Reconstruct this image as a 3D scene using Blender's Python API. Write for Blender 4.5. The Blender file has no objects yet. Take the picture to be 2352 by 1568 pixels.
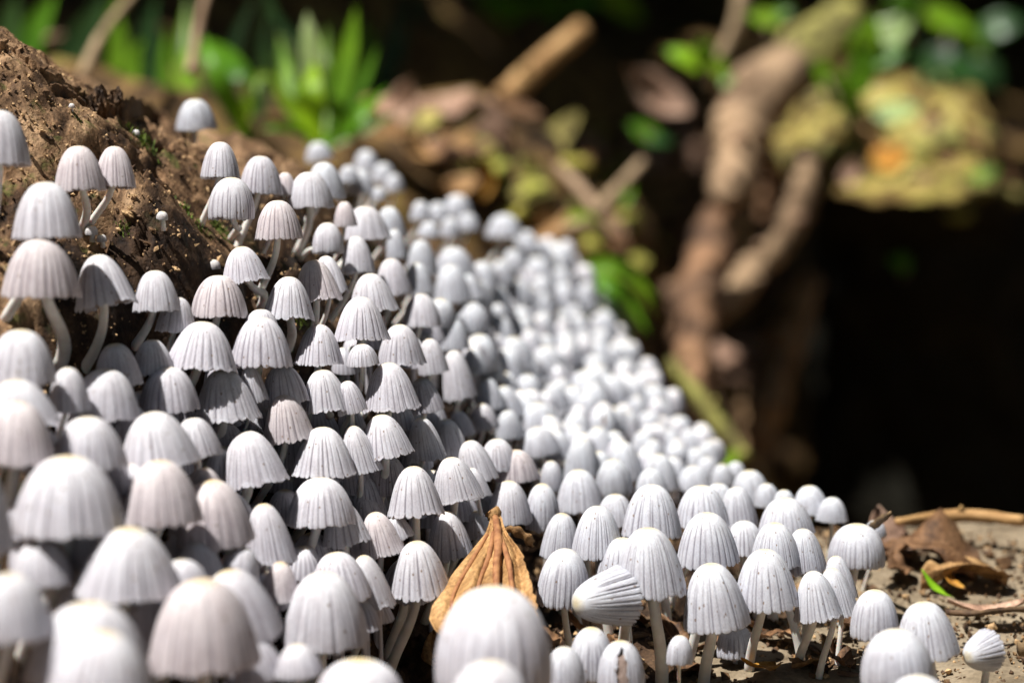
import bpy, math, random
import numpy as np
from mathutils import Vector, Matrix

# ------------------------------------------------------------------ camera, light, exposure
SC = bpy.context.scene
COL = SC.collection
FOCAL, SENSOR = 0.055, 0.0223
CAM_H, PITCH = 0.15, math.radians(14.0)
FOCUS, FSTOP = 0.409, 7.5

cd = bpy.data.cameras.new("camera")
cam = bpy.data.objects.new("camera", cd)
COL.objects.link(cam)
cam.location = (0, 0, CAM_H)
cam.rotation_euler = (math.pi / 2 - PITCH, 0, 0)
cd.sensor_width = SENSOR * 1000
cd.lens = FOCAL * 1000
cd.clip_start, cd.clip_end = 0.01, 100
cd.dof.use_dof = True
cd.dof.focus_distance = FOCUS
cd.dof.aperture_fstop = FSTOP
SC.camera = cam

SUN_EL, SUN_AZ = math.radians(66), math.radians(-72)      # azimuth: 0 = from behind the camera (-y), negative = from the left
sun_to = Vector((math.cos(SUN_EL) * math.sin(SUN_AZ), -math.cos(SUN_EL) * math.cos(SUN_AZ), math.sin(SUN_EL)))
world = bpy.data.worlds.new("World")
SC.world = world
world.use_nodes = True
wn = world.node_tree
sky = wn.nodes.new("ShaderNodeTexSky")
sky.sky_type = 'NISHITA'
sky.sun_disc = False
sky.sun_elevation = SUN_EL
sky.sun_rotation = math.atan2(sun_to.x, sun_to.y)
bg = wn.nodes["Background"]
bg.inputs["Strength"].default_value = 0.05
wn.links.new(sky.outputs[0], bg.inputs[0])
ld = bpy.data.lights.new("sun", 'SUN')
ld.energy = 5.0
ld.angle = math.radians(0.5)
ld.color = (1.0, 0.97, 0.93)
sun = bpy.data.objects.new("sun", ld)
COL.objects.link(sun)
sun.rotation_euler = sun_to.to_track_quat('Z', 'Y').to_euler()
sun.location = (-0.6, 0, 2)

SC.view_settings.view_transform = 'Standard'
SC.view_settings.look = 'None'
SC.view_settings.exposure = 0.68
SC.view_settings.gamma = 1.0
SC.render.engine = 'CYCLES'
SC.cycles.use_denoising = True
SC.cycles.max_bounces = 6
SC.cycles.diffuse_bounces = 3
SC.cycles.use_adaptive_sampling = True
SC.cycles.adaptive_threshold = 0.02

# ------------------------------------------------------------------ pixels (2352 x 1568) to places
TX = SENSOR / 2 / FOCAL
CP, SP = math.cos(PITCH), math.sin(PITCH)
def ray(u, v):
    tx, ty = (u - 1176) / 1176 * TX, (784 - v) / 1176 * TX
    return Vector((tx, CP + ty * SP, -SP + ty * CP))
def P(u, v, D):
    return Vector((0, 0, CAM_H)) + ray(u, v) * D
def px(n, D):
    return n / 1176 * TX * D
def on_plane(u, v, z=0.0):
    d = ray(u, v)
    t = (z - CAM_H) / d.z
    return Vector((0, 0, CAM_H)) + d * t

rnd = random.Random(7)
nrng = np.random.default_rng(11)

# ------------------------------------------------------------------ numpy helpers
def tps_fit(pts, val, lam):
    pts = np.asarray(pts, float); val = np.asarray(val, float)
    n, d = pts.shape
    r = np.linalg.norm(pts[:, None] - pts[None], axis=2)
    K = np.where(r > 0, r * r * np.log(r + 1e-12), 0) + lam * np.eye(n)
    Q = np.hstack([np.ones((n, 1)), pts])
    A = np.block([[K, Q], [Q.T, np.zeros((d + 1, d + 1))]])
    w = np.linalg.solve(A, np.concatenate([val, np.zeros(d + 1)]))
    def f(q):
        q = np.atleast_2d(np.asarray(q, float))
        out = np.empty(len(q))
        for s in range(0, len(q), 20000):
            qq = q[s:s + 20000]
            rr = np.linalg.norm(qq[:, None] - pts[None], axis=2)
            out[s:s + 20000] = (rr * rr * np.log(rr + 1e-12)) @ w[:n] + w[n] + qq @ w[n + 1:]
        return out
    return f

def _hash(ix, iy, seed):
    h = (ix * 374761393 + iy * 668265263 + seed * 974634541) & 0xFFFFFFFF
    h = ((h ^ (h >> 13)) * 1274126177) & 0xFFFFFFFF
    return ((h ^ (h >> 16)) & 0xFFFF) / 65535.0
def vnoise(x, y, seed=0):
    ix, iy = np.floor(x).astype(np.int64), np.floor(y).astype(np.int64)
    fx, fy = x - ix, y - iy
    fx, fy = fx * fx * (3 - 2 * fx), fy * fy * (3 - 2 * fy)
    a, b = _hash(ix, iy, seed), _hash(ix + 1, iy, seed)
    c, d = _hash(ix, iy + 1, seed), _hash(ix + 1, iy + 1, seed)
    return (a + (b - a) * fx) * (1 - fy) + (c + (d - c) * fx) * fy
def fbm(x, y, oct=4, seed=0, gain=0.5):
    s, a, t = 0.0, 1.0, 0.0
    for k in range(oct):
        s = s + a * vnoise(x * 2 ** k, y * 2 ** k, seed + k * 17)
        t += a; a *= gain
    return s / t
def sstep(a, b, x):
    t = np.clip((x - a) / (b - a), 0, 1)
    return t * t * (3 - 2 * t)

# ------------------------------------------------------------------ object helpers
def link(o, parent=None):
    COL.objects.link(o)
    if parent is not None:
        o.parent = parent
    return o
def mesh_obj(name, verts, faces, mat, parent=None, smooth=True, attrs=None):
    me = bpy.data.meshes.new(name)
    me.from_pydata([tuple(v) for v in verts], [], [tuple(int(i) for i in f) for f in faces])
    if smooth:
        me.polygons.foreach_set("use_smooth", [True] * len(me.polygons))
    for k, arr in (attrs or {}).items():
        a = me.attributes.new(k, 'FLOAT', 'POINT')
        a.data.foreach_set("value", np.asarray(arr, np.float32))
    if mat:
        me.materials.append(mat)
    me.update()
    return link(bpy.data.objects.new(name, me), parent)
def copy_obj(name, me, parent=None):
    return link(bpy.data.objects.new(name, me), parent)
def empty(name, loc=(0, 0, 0)):
    o = bpy.data.objects.new(name, None)
    o.empty_display_size = 0.002
    o.location = loc
    return link(o)
def tag(o, label=None, cat=None, group=None, kind=None):
    if label: o["label"] = label
    if cat: o["category"] = cat
    if group: o["group"] = group
    if kind: o["kind"] = kind
    return o
def keep_world(child, parent):
    """parent without inverse: geometry is given in world space, parents sit at their own place"""
    child.parent = parent
    child.matrix_parent_inverse = parent.matrix_basis.inverted()

def tube(pts, radii, n=10, wob=0.0, seed=0, caps=True):
    """verts, faces of a tapered tube along points"""
    pts = [Vector(p) for p in pts]
    r_ = random.Random(seed)
    V, F = [], []
    up = Vector((0.31, 0.2, 0.93)).normalized()
    N = len(pts)
    prev = None
    for i, p in enumerate(pts):
        t = (pts[min(i + 1, N - 1)] - pts[max(i - 1, 0)]).normalized()
        if prev is None:
            a = t.cross(up)
            if a.length < 1e-3: a = t.cross(Vector((1, 0, 0)))
            a.normalize()
        else:
            a = (prev - t * prev.dot(t)).normalized()
        prev = a
        b = t.cross(a)
        for k in range(n):
            th = 2 * math.pi * k / n
            rr = radii[i] * (1 + wob * (r_.random() - 0.5) * 2)
            V.append(p + (a * math.cos(th) + b * math.sin(th)) * rr)
    for i in range(N - 1):
        for k in range(n):
            k2 = (k + 1) % n
            F.append((i * n + k, i * n + k2, (i + 1) * n + k2, (i + 1) * n + k))
    if caps:
        F.append(tuple(range(n - 1, -1, -1)))
        F.append(tuple(range((N - 1) * n, N * n)))
    return V, F
def catmull(pts, m=6):
    pts = [Vector(p) for p in pts]
    if len(pts) < 3:
        return [pts[0].lerp(pts[-1], i / m) for i in range(m + 1)]
    ext = [pts[0] * 2 - pts[1]] + pts + [pts[-1] * 2 - pts[-2]]
    out = []
    for i in range(1, len(ext) - 2):
        p0, p1, p2, p3 = ext[i - 1:i + 3]
        for k in range(m):
            t = k / m
            out.append(0.5 * ((2 * p1) + (p2 - p0) * t + (2 * p0 - 5 * p1 + 4 * p2 - p3) * t * t + (3 * p1 - p0 - 3 * p2 + p3) * t ** 3))
    out.append(pts[-1])
    return out
def lerp_list(vals, n):
    xs = np.linspace(0, len(vals) - 1, n)
    return list(np.interp(xs, range(len(vals)), vals))

# ------------------------------------------------------------------ materials
def new_mat(name):
    m = bpy.data.materials.new(name)
    m.use_nodes = True
    nt = m.node_tree
    return m, nt, nt.nodes["Principled BSDF"], nt.nodes, nt.links
def node(nt, typ, **kw):
    n = nt.nodes.new(typ)
    for k, v in kw.items():
        setattr(n, k, v)
    return n
def noise(nt, scale, detail=4, rough=0.55, vec=None, dist=0.0):
    n = node(nt, "ShaderNodeTexNoise")
    n.inputs["Scale"].default_value = scale
    n.inputs["Detail"].default_value = detail
    n.inputs["Roughness"].default_value = rough
    n.inputs["Distortion"].default_value = dist
    if vec is not None: nt.links.new(vec, n.inputs["Vector"])
    return n
def ramp(nt, fac, stops):
    r = node(nt, "ShaderNodeValToRGB")
    cr = r.color_ramp
    while len(cr.elements) < len(stops): cr.elements.new(0.5)
    for e, (p, c) in zip(cr.elements, stops):
        e.position = p
        e.color = (*c, 1) if len(c) == 3 else c
    nt.links.new(fac, r.inputs[0])
    return r
def mix(nt, fac, a, b, blend='MIX'):
    m = node(nt, "ShaderNodeMix", data_type='RGBA', blend_type=blend)
    for sock, val in ((m.inputs[0], fac), (m.inputs[6], a), (m.inputs[7], b)):
        if isinstance(val, (int, float)): sock.default_value = val
        elif isinstance(val, tuple): sock.default_value = (*val, 1)
        else: nt.links.new(val, sock)
    return m.outputs[2]
def mth(nt, op, a, b=0.0, c=None):
    m = node(nt, "ShaderNodeMath", operation=op)
    for i, val in enumerate((a, b, c)):
        if val is None: continue
        if isinstance(val, (int, float)): m.inputs[i].default_value = val
        else: nt.links.new(val, m.inputs[i])
    return m.outputs[0]
def bump(nt, bsdf, height, strength, distance):
    b = node(nt, "ShaderNodeBump")
    b.inputs["Strength"].default_value = strength
    b.inputs["Distance"].default_value = distance
    nt.links.new(height, b.inputs["Height"])
    nt.links.new(b.outputs[0], bsdf.inputs["Normal"])
    return b

def cap_material():
    m, nt, B, N, L = new_mat("mushroom_cap")
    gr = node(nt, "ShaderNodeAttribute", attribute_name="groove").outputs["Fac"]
    tt = node(nt, "ShaderNodeAttribute", attribute_name="tt").outputs["Fac"]
    oi = node(nt, "ShaderNodeObjectInfo")
    tc = node(nt, "ShaderNodeTexCoord")
    n1 = noise(nt, 3.0, 5, 0.6, tc.outputs["Object"])
    n2 = noise(nt, 26.0, 3, 0.6, tc.outputs["Object"])
    # skin: white toward the crown, greyer with a breath of lilac toward the rim
    skin = ramp(nt, tt, [(0.0, (0.80, 0.76, 0.65)), (0.25, (0.80, 0.79, 0.785)), (0.7, (0.615, 0.60, 0.625)), (1.0, (0.595, 0.575, 0.595))]).outputs[0]
    apex_f = mth(nt, 'MULTIPLY', ramp(nt, tt, [(0.03, (1, 1, 1)), (0.26, (0, 0, 0))]).outputs[0], mth(nt, 'MULTIPLY_ADD', oi.outputs["Random"], 0.65, .2))
    skin = mix(nt, apex_f, skin, (0.80, 0.60, 0.24))
    mott = ramp(nt, n1.outputs[0], [(0.36, (0.80, 0.77, 0.78)), (0.60, (1, 1, 1))]).outputs[0]
    skin = mix(nt, 0.8, skin, mott, 'MULTIPLY')
    fine = ramp(nt, n2.outputs[0], [(0.36, (0.80, 0.79, 0.80)), (0.55, (1.0, 1.0, 1.0))]).outputs[0]
    skin = mix(nt, 0.75, skin, fine, 'MULTIPLY')
    skin = mix(nt, 1.0, skin, oi.outputs["Color"], 'MULTIPLY')
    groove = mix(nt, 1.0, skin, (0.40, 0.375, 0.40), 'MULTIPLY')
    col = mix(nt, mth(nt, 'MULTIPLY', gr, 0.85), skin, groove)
    # flecks of soil on some crowns
    sp = node(nt, "ShaderNodeTexVoronoi", feature='F1')
    sp.inputs["Scale"].default_value = 9.0
    L.new(tc.outputs["Object"], sp.inputs["Vector"])
    vadd = node(nt, "ShaderNodeVectorMath", operation='ADD')
    L.new(tc.outputs["Object"], vadd.inputs[0]); L.new(oi.outputs["Random"], vadd.inputs[1])
    L.new(vadd.outputs[0], sp.inputs["Vector"])
    fleck = mth(nt, 'LESS_THAN', sp.outputs["Distance"], 0.27)
    pick = mth(nt, 'GREATER_THAN', mth(nt, 'FRACT', mth(nt, 'MULTIPLY', node_sep(nt, sp.outputs["Color"]), 7.31)), 0.93)
    col = mix(nt, mth(nt, 'MULTIPLY', mth(nt, 'MULTIPLY', fleck, pick), 0.8), col, (0.16, 0.09, 0.04))
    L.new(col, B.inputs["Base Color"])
    # frosty granules that glint
    gl = node(nt, "ShaderNodeTexVoronoi", feature='F1')
    gl.inputs["Scale"].default_value = 34.0
    L.new(vadd.outputs[0], gl.inputs["Vector"])
    dot = mth(nt, 'LESS_THAN', gl.outputs["Distance"], 0.30)
    pk = mth(nt, 'GREATER_THAN', node_sep(nt, gl.outputs["Color"]), 0.72)
    g = mth(nt, 'MULTIPLY', dot, pk)
    rgh = node(nt, "ShaderNodeMapRange")
    L.new(g, rgh.inputs[0]); rgh.inputs[3].default_value = 0.62; rgh.inputs[4].default_value = 0.16
    L.new(rgh.outputs[0], B.inputs["Roughness"])
    B.inputs["Specular IOR Level"].default_value = 0.4
    B.inputs["Subsurface Weight"].default_value = 0.45
    B.inputs["Subsurface Radius"].default_value = (1.0, 0.85, 0.75)
    B.inputs["Subsurface Scale"].default_value = 0.0018
    hh = mth(nt, 'ADD', n2.outputs[0], mth(nt, 'MULTIPLY', g, mth(nt, 'MULTIPLY', gl.outputs["Distance"], 3.0)))
    bump(nt, B, hh, 0.55, 0.00022)
    return m
def node_sep(nt, col):
    s = node(nt, "ShaderNodeSeparateColor")
    nt.links.new(col, s.inputs[0])
    return s.outputs[0]
def simple_mat(name, c1, c2, scale=300, rough=0.7, bmp=0.3, dist=0.0003, trans=0.0, sss=0.0, spec=0.4, detail=5, lo=0.35, hi=0.65, vary=0.0, metric='Object'):
    m, nt, B, N, L = new_mat(name)
    tc = node(nt, "ShaderNodeTexCoord")
    n1 = noise(nt, scale, detail, 0.6, tc.outputs[metric])
    col = ramp(nt, n1.outputs[0], [(lo, c1), (hi, c2)]).outputs[0]
    if vary:
        oi = node(nt, "ShaderNodeObjectInfo")
        hs = node(nt, "ShaderNodeHueSaturation")
        mr = node(nt, "ShaderNodeMapRange")
        L.new(oi.outputs["Random"], mr.inputs[0]); mr.inputs[3].default_value = 1 - vary; mr.inputs[4].default_value = 1 + vary
        L.new(mr.outputs[0], hs.inputs["Value"])
        mh = node(nt, "ShaderNodeMapRange")
        L.new(mth(nt, 'FRACT', mth(nt, 'MULTIPLY', oi.outputs["Random"], 13.7)), mh.inputs[0]); mh.inputs[3].default_value = 0.5 - vary * 0.06; mh.inputs[4].default_value = 0.5 + vary * 0.06
        L.new(mh.outputs[0], hs.inputs["Hue"])
        L.new(col, hs.inputs["Color"]); col = hs.outputs[0]
    L.new(col, B.inputs["Base Color"])
    B.inputs["Roughness"].default_value = rough
    B.inputs["Specular IOR Level"].default_value = spec
    if sss:
        B.inputs["Subsurface Weight"].default_value = sss
        B.inputs["Subsurface Scale"].default_value = 0.001
    if bmp: bump(nt, B, n1.outputs[0], bmp, dist)
    if trans:
        tr = node(nt, "ShaderNodeBsdfTranslucent")
        L.new(col, tr.inputs[0])
        ms = node(nt, "ShaderNodeMixShader")
        ms.inputs[0].default_value = trans
        L.new(B.outputs[0], ms.inputs[1]); L.new(tr.outputs[0], ms.inputs[2])
        L.new(ms.outputs[0], N["Material Output"].inputs[0])
    return m
def bark_material():
    m, nt, B, N, L = new_mat("rotting_bark")
    tc = node(nt, "ShaderNodeTexCoord")
    mp = node(nt, "ShaderNodeMapping")
    mp.inputs["Rotation"].default_value = (0, 0, math.radians(-26))
    mp.inputs["Scale"].default_value = (1.0, 0.3, 0.6)
    L.new(tc.outputs["Object"], mp.inputs["Vector"])
    a = noise(nt, 230, 8, 0.66, mp.outputs[0])
    b = noise(nt, 60, 5, 0.6, tc.outputs["Object"])
    c = noise(nt, 1500, 4, 0.6, tc.outputs["Object"])
    col = ramp(nt, a.outputs[0], [(0.33, (0.014, 0.008, 0.004)), (0.44, (0.10, 0.056, 0.028)), (0.53, (0.27, 0.165, 0.088)), (0.66, (0.50, 0.33, 0.19))]).outputs[0]
    col = mix(nt, ramp(nt, b.outputs[0], [(0.45, (0, 0, 0)), (0.62, (1, 1, 1))]).outputs[0], col, mix(nt, 1.0, col, (0.66, 0.60, 0.55), 'MULTIPLY'))
    gr = noise(nt, 170, 4, 0.6, tc.outputs["Object"])
    col = mix(nt, ramp(nt, gr.outputs[0], [(0.60, (0, 0, 0)), (0.68, (0.75, 0.75, 0.75))]).outputs[0], col, (0.09, 0.105, 0.022))
    cc = ramp(nt, c.outputs[0], [(0.3, (0.5, 0.5, 0.5)), (0.65, (1.25, 1.2, 1.15))]).outputs[0]
    col = mix(nt, 0.8, col, cc, 'MULTIPLY')
    # shade of the gaps put into the colour: bark darkens where caps crowd
    rot = node(nt, "ShaderNodeAttribute", attribute_name="gap_shade").outputs["Fac"]
    shade_f = ramp(nt, mth(nt, 'ADD', rot, mth(nt, 'MULTIPLY', mth(nt, 'SUBTRACT', b.outputs[0], .5), .8)), [(0.25, (0, 0, 0)), (0.6, (1, 1, 1))]).outputs[0]
    col = mix(nt, shade_f, col, mix(nt, 1.0, col, (0.20, 0.18, 0.17), 'MULTIPLY'))
    L.new(col, B.inputs["Base Color"])
    B.inputs["Roughness"].default_value = 0.8
    B.inputs["Specular IOR Level"].default_value = 0.25
    bump(nt, B, mth(nt, 'ADD', a.outputs[0], mth(nt, 'MULTIPLY', c.outputs[0], 0.5)), 0.8, 0.0009)
    return m
def ground_material():
    m, nt, B, N, L = new_mat("forest_floor")
    tc = node(nt, "ShaderNodeTexCoord")
    a = noise(nt, 55, 7, 0.65, tc.outputs["Object"], 0.6)
    b = noise(nt, 9, 4, 0.6, tc.outputs["Object"], 0.4)
    c = noise(nt, 900, 5, 0.65, tc.outputs["Object"])
    soil = ramp(nt, a.outputs[0], [(0.28, (0.07, 0.05, 0.03)), (0.5, (0.22, 0.17, 0.11)), (0.72, (0.33, 0.27, 0.19))]).outputs[0]
    litter = ramp(nt, a.outputs[0], [(0.34, (0.012, 0.008, 0.005)), (0.48, (0.075, 0.042, 0.017)), (0.58, (0.20, 0.12, 0.042)), (0.70, (0.20, 0.20, 0.035))]).outputs[0]
    far = node(nt, "ShaderNodeSeparateXYZ")
    L.new(tc.outputs["Object"], far.inputs[0])
    fy = node(nt, "ShaderNodeMapRange")
    L.new(mth(nt, 'ADD', far.outputs[1], mth(nt, 'MULTIPLY', b.outputs[0], 0.05)), fy.inputs[0])
    fy.inputs[1].default_value = 0.50; fy.inputs[2].default_value = 0.56
    col = mix(nt, fy.outputs[0], soil, litter)
    col = mix(nt, 0.7, col, ramp(nt, c.outputs[0], [(0.3, (0.55, 0.55, 0.55)), (0.65, (1.2, 1.2, 1.2))]).outputs[0], 'MULTIPLY')
    L.new(col, B.inputs["Base Color"])
    B.inputs["Roughness"].default_value = 0.85
    B.inputs["Specular IOR Level"].default_value = 0.2
    bump(nt, B, mth(nt, 'ADD', a.outputs[0], mth(nt, 'MULTIPLY', c.outputs[0], 0.3)), 0.7, 0.0012)
    return m
def moss_rock_material():
    m, nt, B, N, L = new_mat("mossy_rock")
    tc = node(nt, "ShaderNodeTexCoord")
    ge = node(nt, "ShaderNodeNewGeometry")
    sx = node(nt, "ShaderNodeSeparateXYZ")
    L.new(ge.outputs["True Normal"], sx.inputs[0])
    a = noise(nt, 42, 6, 0.6, tc.outputs["Object"], 0.5)
    b = noise(nt, 18, 4, 0.6, tc.outputs["Object"])
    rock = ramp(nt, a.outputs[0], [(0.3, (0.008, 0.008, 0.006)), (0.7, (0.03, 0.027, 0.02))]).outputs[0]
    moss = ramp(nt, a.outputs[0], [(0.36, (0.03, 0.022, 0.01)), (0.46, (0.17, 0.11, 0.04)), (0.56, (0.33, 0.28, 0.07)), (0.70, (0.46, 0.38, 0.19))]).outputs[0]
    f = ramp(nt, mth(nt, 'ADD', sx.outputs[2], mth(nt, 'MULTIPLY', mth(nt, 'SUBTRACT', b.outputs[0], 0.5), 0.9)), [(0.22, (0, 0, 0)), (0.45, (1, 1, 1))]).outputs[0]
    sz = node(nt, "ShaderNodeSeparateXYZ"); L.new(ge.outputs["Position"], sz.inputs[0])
    hi = node(nt, "ShaderNodeMapRange"); L.new(mth(nt, 'ADD', sz.outputs[2], mth(nt, 'MULTIPLY', b.outputs[0], .03)), hi.inputs[0]); hi.inputs[1].default_value = -.03; hi.inputs[2].default_value = -.005  # moss kept off below the crown, so the face's colour deepens its shade
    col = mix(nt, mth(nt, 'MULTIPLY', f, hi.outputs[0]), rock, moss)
    L.new(col, B.inputs["Base Color"])
    B.inputs["Roughness"].default_value = 0.9
    B.inputs["Specular IOR Level"].default_value = 0.05
    bump(nt, B, a.outputs[0], 0.8, 0.006)
    return m
def dead_leaf_material(name, dark, mid, light):
    m, nt, B, N, L = new_mat(name)
    tc = node(nt, "ShaderNodeTexCoord")
    oi = node(nt, "ShaderNodeObjectInfo")
    a = noise(nt, 160, 6, 0.65, tc.outputs["Object"])
    c = noise(nt, 1400, 4, 0.7, tc.outputs["Object"])
    col = ramp(nt, a.outputs[0], [(0.3, dark), (0.5, mid), (0.7, light)]).outputs[0]
    col = mix(nt, 0.85, col, ramp(nt, c.outputs[0], [(0.33, (0.45, 0.42, 0.40)), (0.6, (1.15, 1.12, 1.1))]).outputs[0], 'MULTIPLY')
    hs = node(nt, "ShaderNodeHueSaturation")
    mr = node(nt, "ShaderNodeMapRange")
    L.new(oi.outputs["Random"], mr.inputs[0]); mr.inputs[3].default_value = 0.65; mr.inputs[4].default_value = 1.3
    L.new(mr.outputs[0], hs.inputs["Value"]); L.new(col, hs.inputs["Color"])
    L.new(hs.outputs[0], B.inputs["Base Color"])
    B.inputs["Roughness"].default_value = 0.65
    B.inputs["Specular IOR Level"].default_value = 0.3
    bump(nt, B, mth(nt, 'ADD', a.outputs[0], c.outputs[0]), 0.6, 0.0004)
    tr = node(nt, "ShaderNodeBsdfTranslucent")
    L.new(hs.outputs[0], tr.inputs[0])
    ms = node(nt, "ShaderNodeMixShader"); ms.inputs[0].default_value = 0.12
    L.new(B.outputs[0], ms.inputs[1]); L.new(tr.outputs[0], ms.inputs[2])
    L.new(ms.outputs[0], N["Material Output"].inputs[0])
    return m

M = {}
M['cap'] = cap_material()
M['gill'] = simple_mat("mushroom_gills", (0.20, 0.14, 0.11), (0.40, 0.31, 0.27), 9, 0.8, 0.2, 0.0002)
M['stem'] = simple_mat("mushroom_stem", (0.60, 0.575, 0.52), (0.74, 0.72, 0.68), 260, 0.5, 0.25, 0.0002, sss=0.25, vary=0.06, metric='Object')
M['bark'] = bark_material()
M['crumb'] = simple_mat("wood_crumbs", (0.14, 0.075, 0.032), (0.58, 0.38, 0.19), 700, 0.8, 0.3, 0.0003)
M['chip'] = simple_mat("dark_bark_chip", (0.022, 0.012, 0.007), (0.15, 0.078, 0.032), 420, 0.75, 0.7, 0.0008)
M['splinter'] = simple_mat("pale_wood", (0.26, 0.15, 0.07), (0.52, 0.35, 0.19), 500, 0.7, 0.4, 0.0004)
M['moss'] = simple_mat("moss_green", (0.035, 0.06, 0.008), (0.14, 0.19, 0.025), 900, 0.8, 0.0, trans=0.25)
M['ground'] = ground_material()
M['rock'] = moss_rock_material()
M['leaf_tan'] = dead_leaf_material("dry_leaf_tan", (0.16, 0.08, 0.028), (0.42, 0.24, 0.095), (0.58, 0.37, 0.17))
M['leaf_brown'] = dead_leaf_material("dry_leaf_brown", (0.05, 0.024, 0.012), (0.20, 0.105, 0.048), (0.36, 0.21, 0.11))
M['leaf_pink'] = dead_leaf_material("dry_leaf_pale", (0.16, 0.09, 0.06), (0.38, 0.235, 0.16), (0.52, 0.36, 0.26))
M['leaf_orange'] = dead_leaf_material("dry_leaf_orange", (0.30, 0.12, 0.015), (0.62, 0.28, 0.03), (0.7, 0.40, 0.08))
M['green'] = simple_mat("leaf_green", (0.09, 0.23, 0.010), (0.20, 0.42, 0.018), 60, 0.42, 0.15, 0.0004, trans=0.5, vary=0.25)
M['lime'] = simple_mat("leaf_lime", (0.22, 0.44, 0.012), (0.36, 0.58, 0.03), 60, 0.45, 0.15, 0.0004, trans=0.5, vary=0.18)
M['dgreen'] = simple_mat("leaf_dark_green", (0.015, 0.05, 0.012), (0.04, 0.095, 0.018), 60, 0.4, 0.15, 0.0004, trans=0.25, vary=0.3)
M['pale'] = simple_mat("leaf_pale_green", (0.36, 0.50, 0.16), (0.55, 0.66, 0.34), 60, 0.35, 0.15, 0.0004, trans=0.45, vary=0.1)
M['root'] = simple_mat("root_bark", (0.13, 0.075, 0.042), (0.46, 0.30, 0.18), 45, 0.85, 0.8, 0.005, vary=0.15)
M['rootdark'] = simple_mat("root_bark_dark", (0.04, 0.022, 0.011), (0.33, 0.19, 0.09), 45, 0.85, 0.8, 0.005, vary=0.15)
M['mossroot'] = simple_mat("mossy_bark", (0.05, 0.035, 0.012), (0.38, 0.34, 0.09), 110, 0.9, 0.8, 0.004, vary=.35)
M['mosslit'] = simple_mat("yellow_moss", (0.12, 0.11, 0.015), (0.46, 0.44, 0.08), 140, 0.9, 0.8, 0.003, vary=.25)
M['stick'] = simple_mat("broken_stick", (0.26, 0.14, 0.045), (0.52, 0.32, 0.13), 120, 0.75, 0.5, 0.002, vary=0.12)
M['twig'] = simple_mat("twig_brown", (0.06, 0.032, 0.018), (0.2, 0.12, 0.06), 400, 0.8, 0.5, 0.0006, vary=0.2)
M['stalk'] = simple_mat("dry_stalk", (0.20, 0.13, 0.07), (0.36, 0.25, 0.15), 90, 0.7, 0.3, 0.001, vary=0.15)

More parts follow.
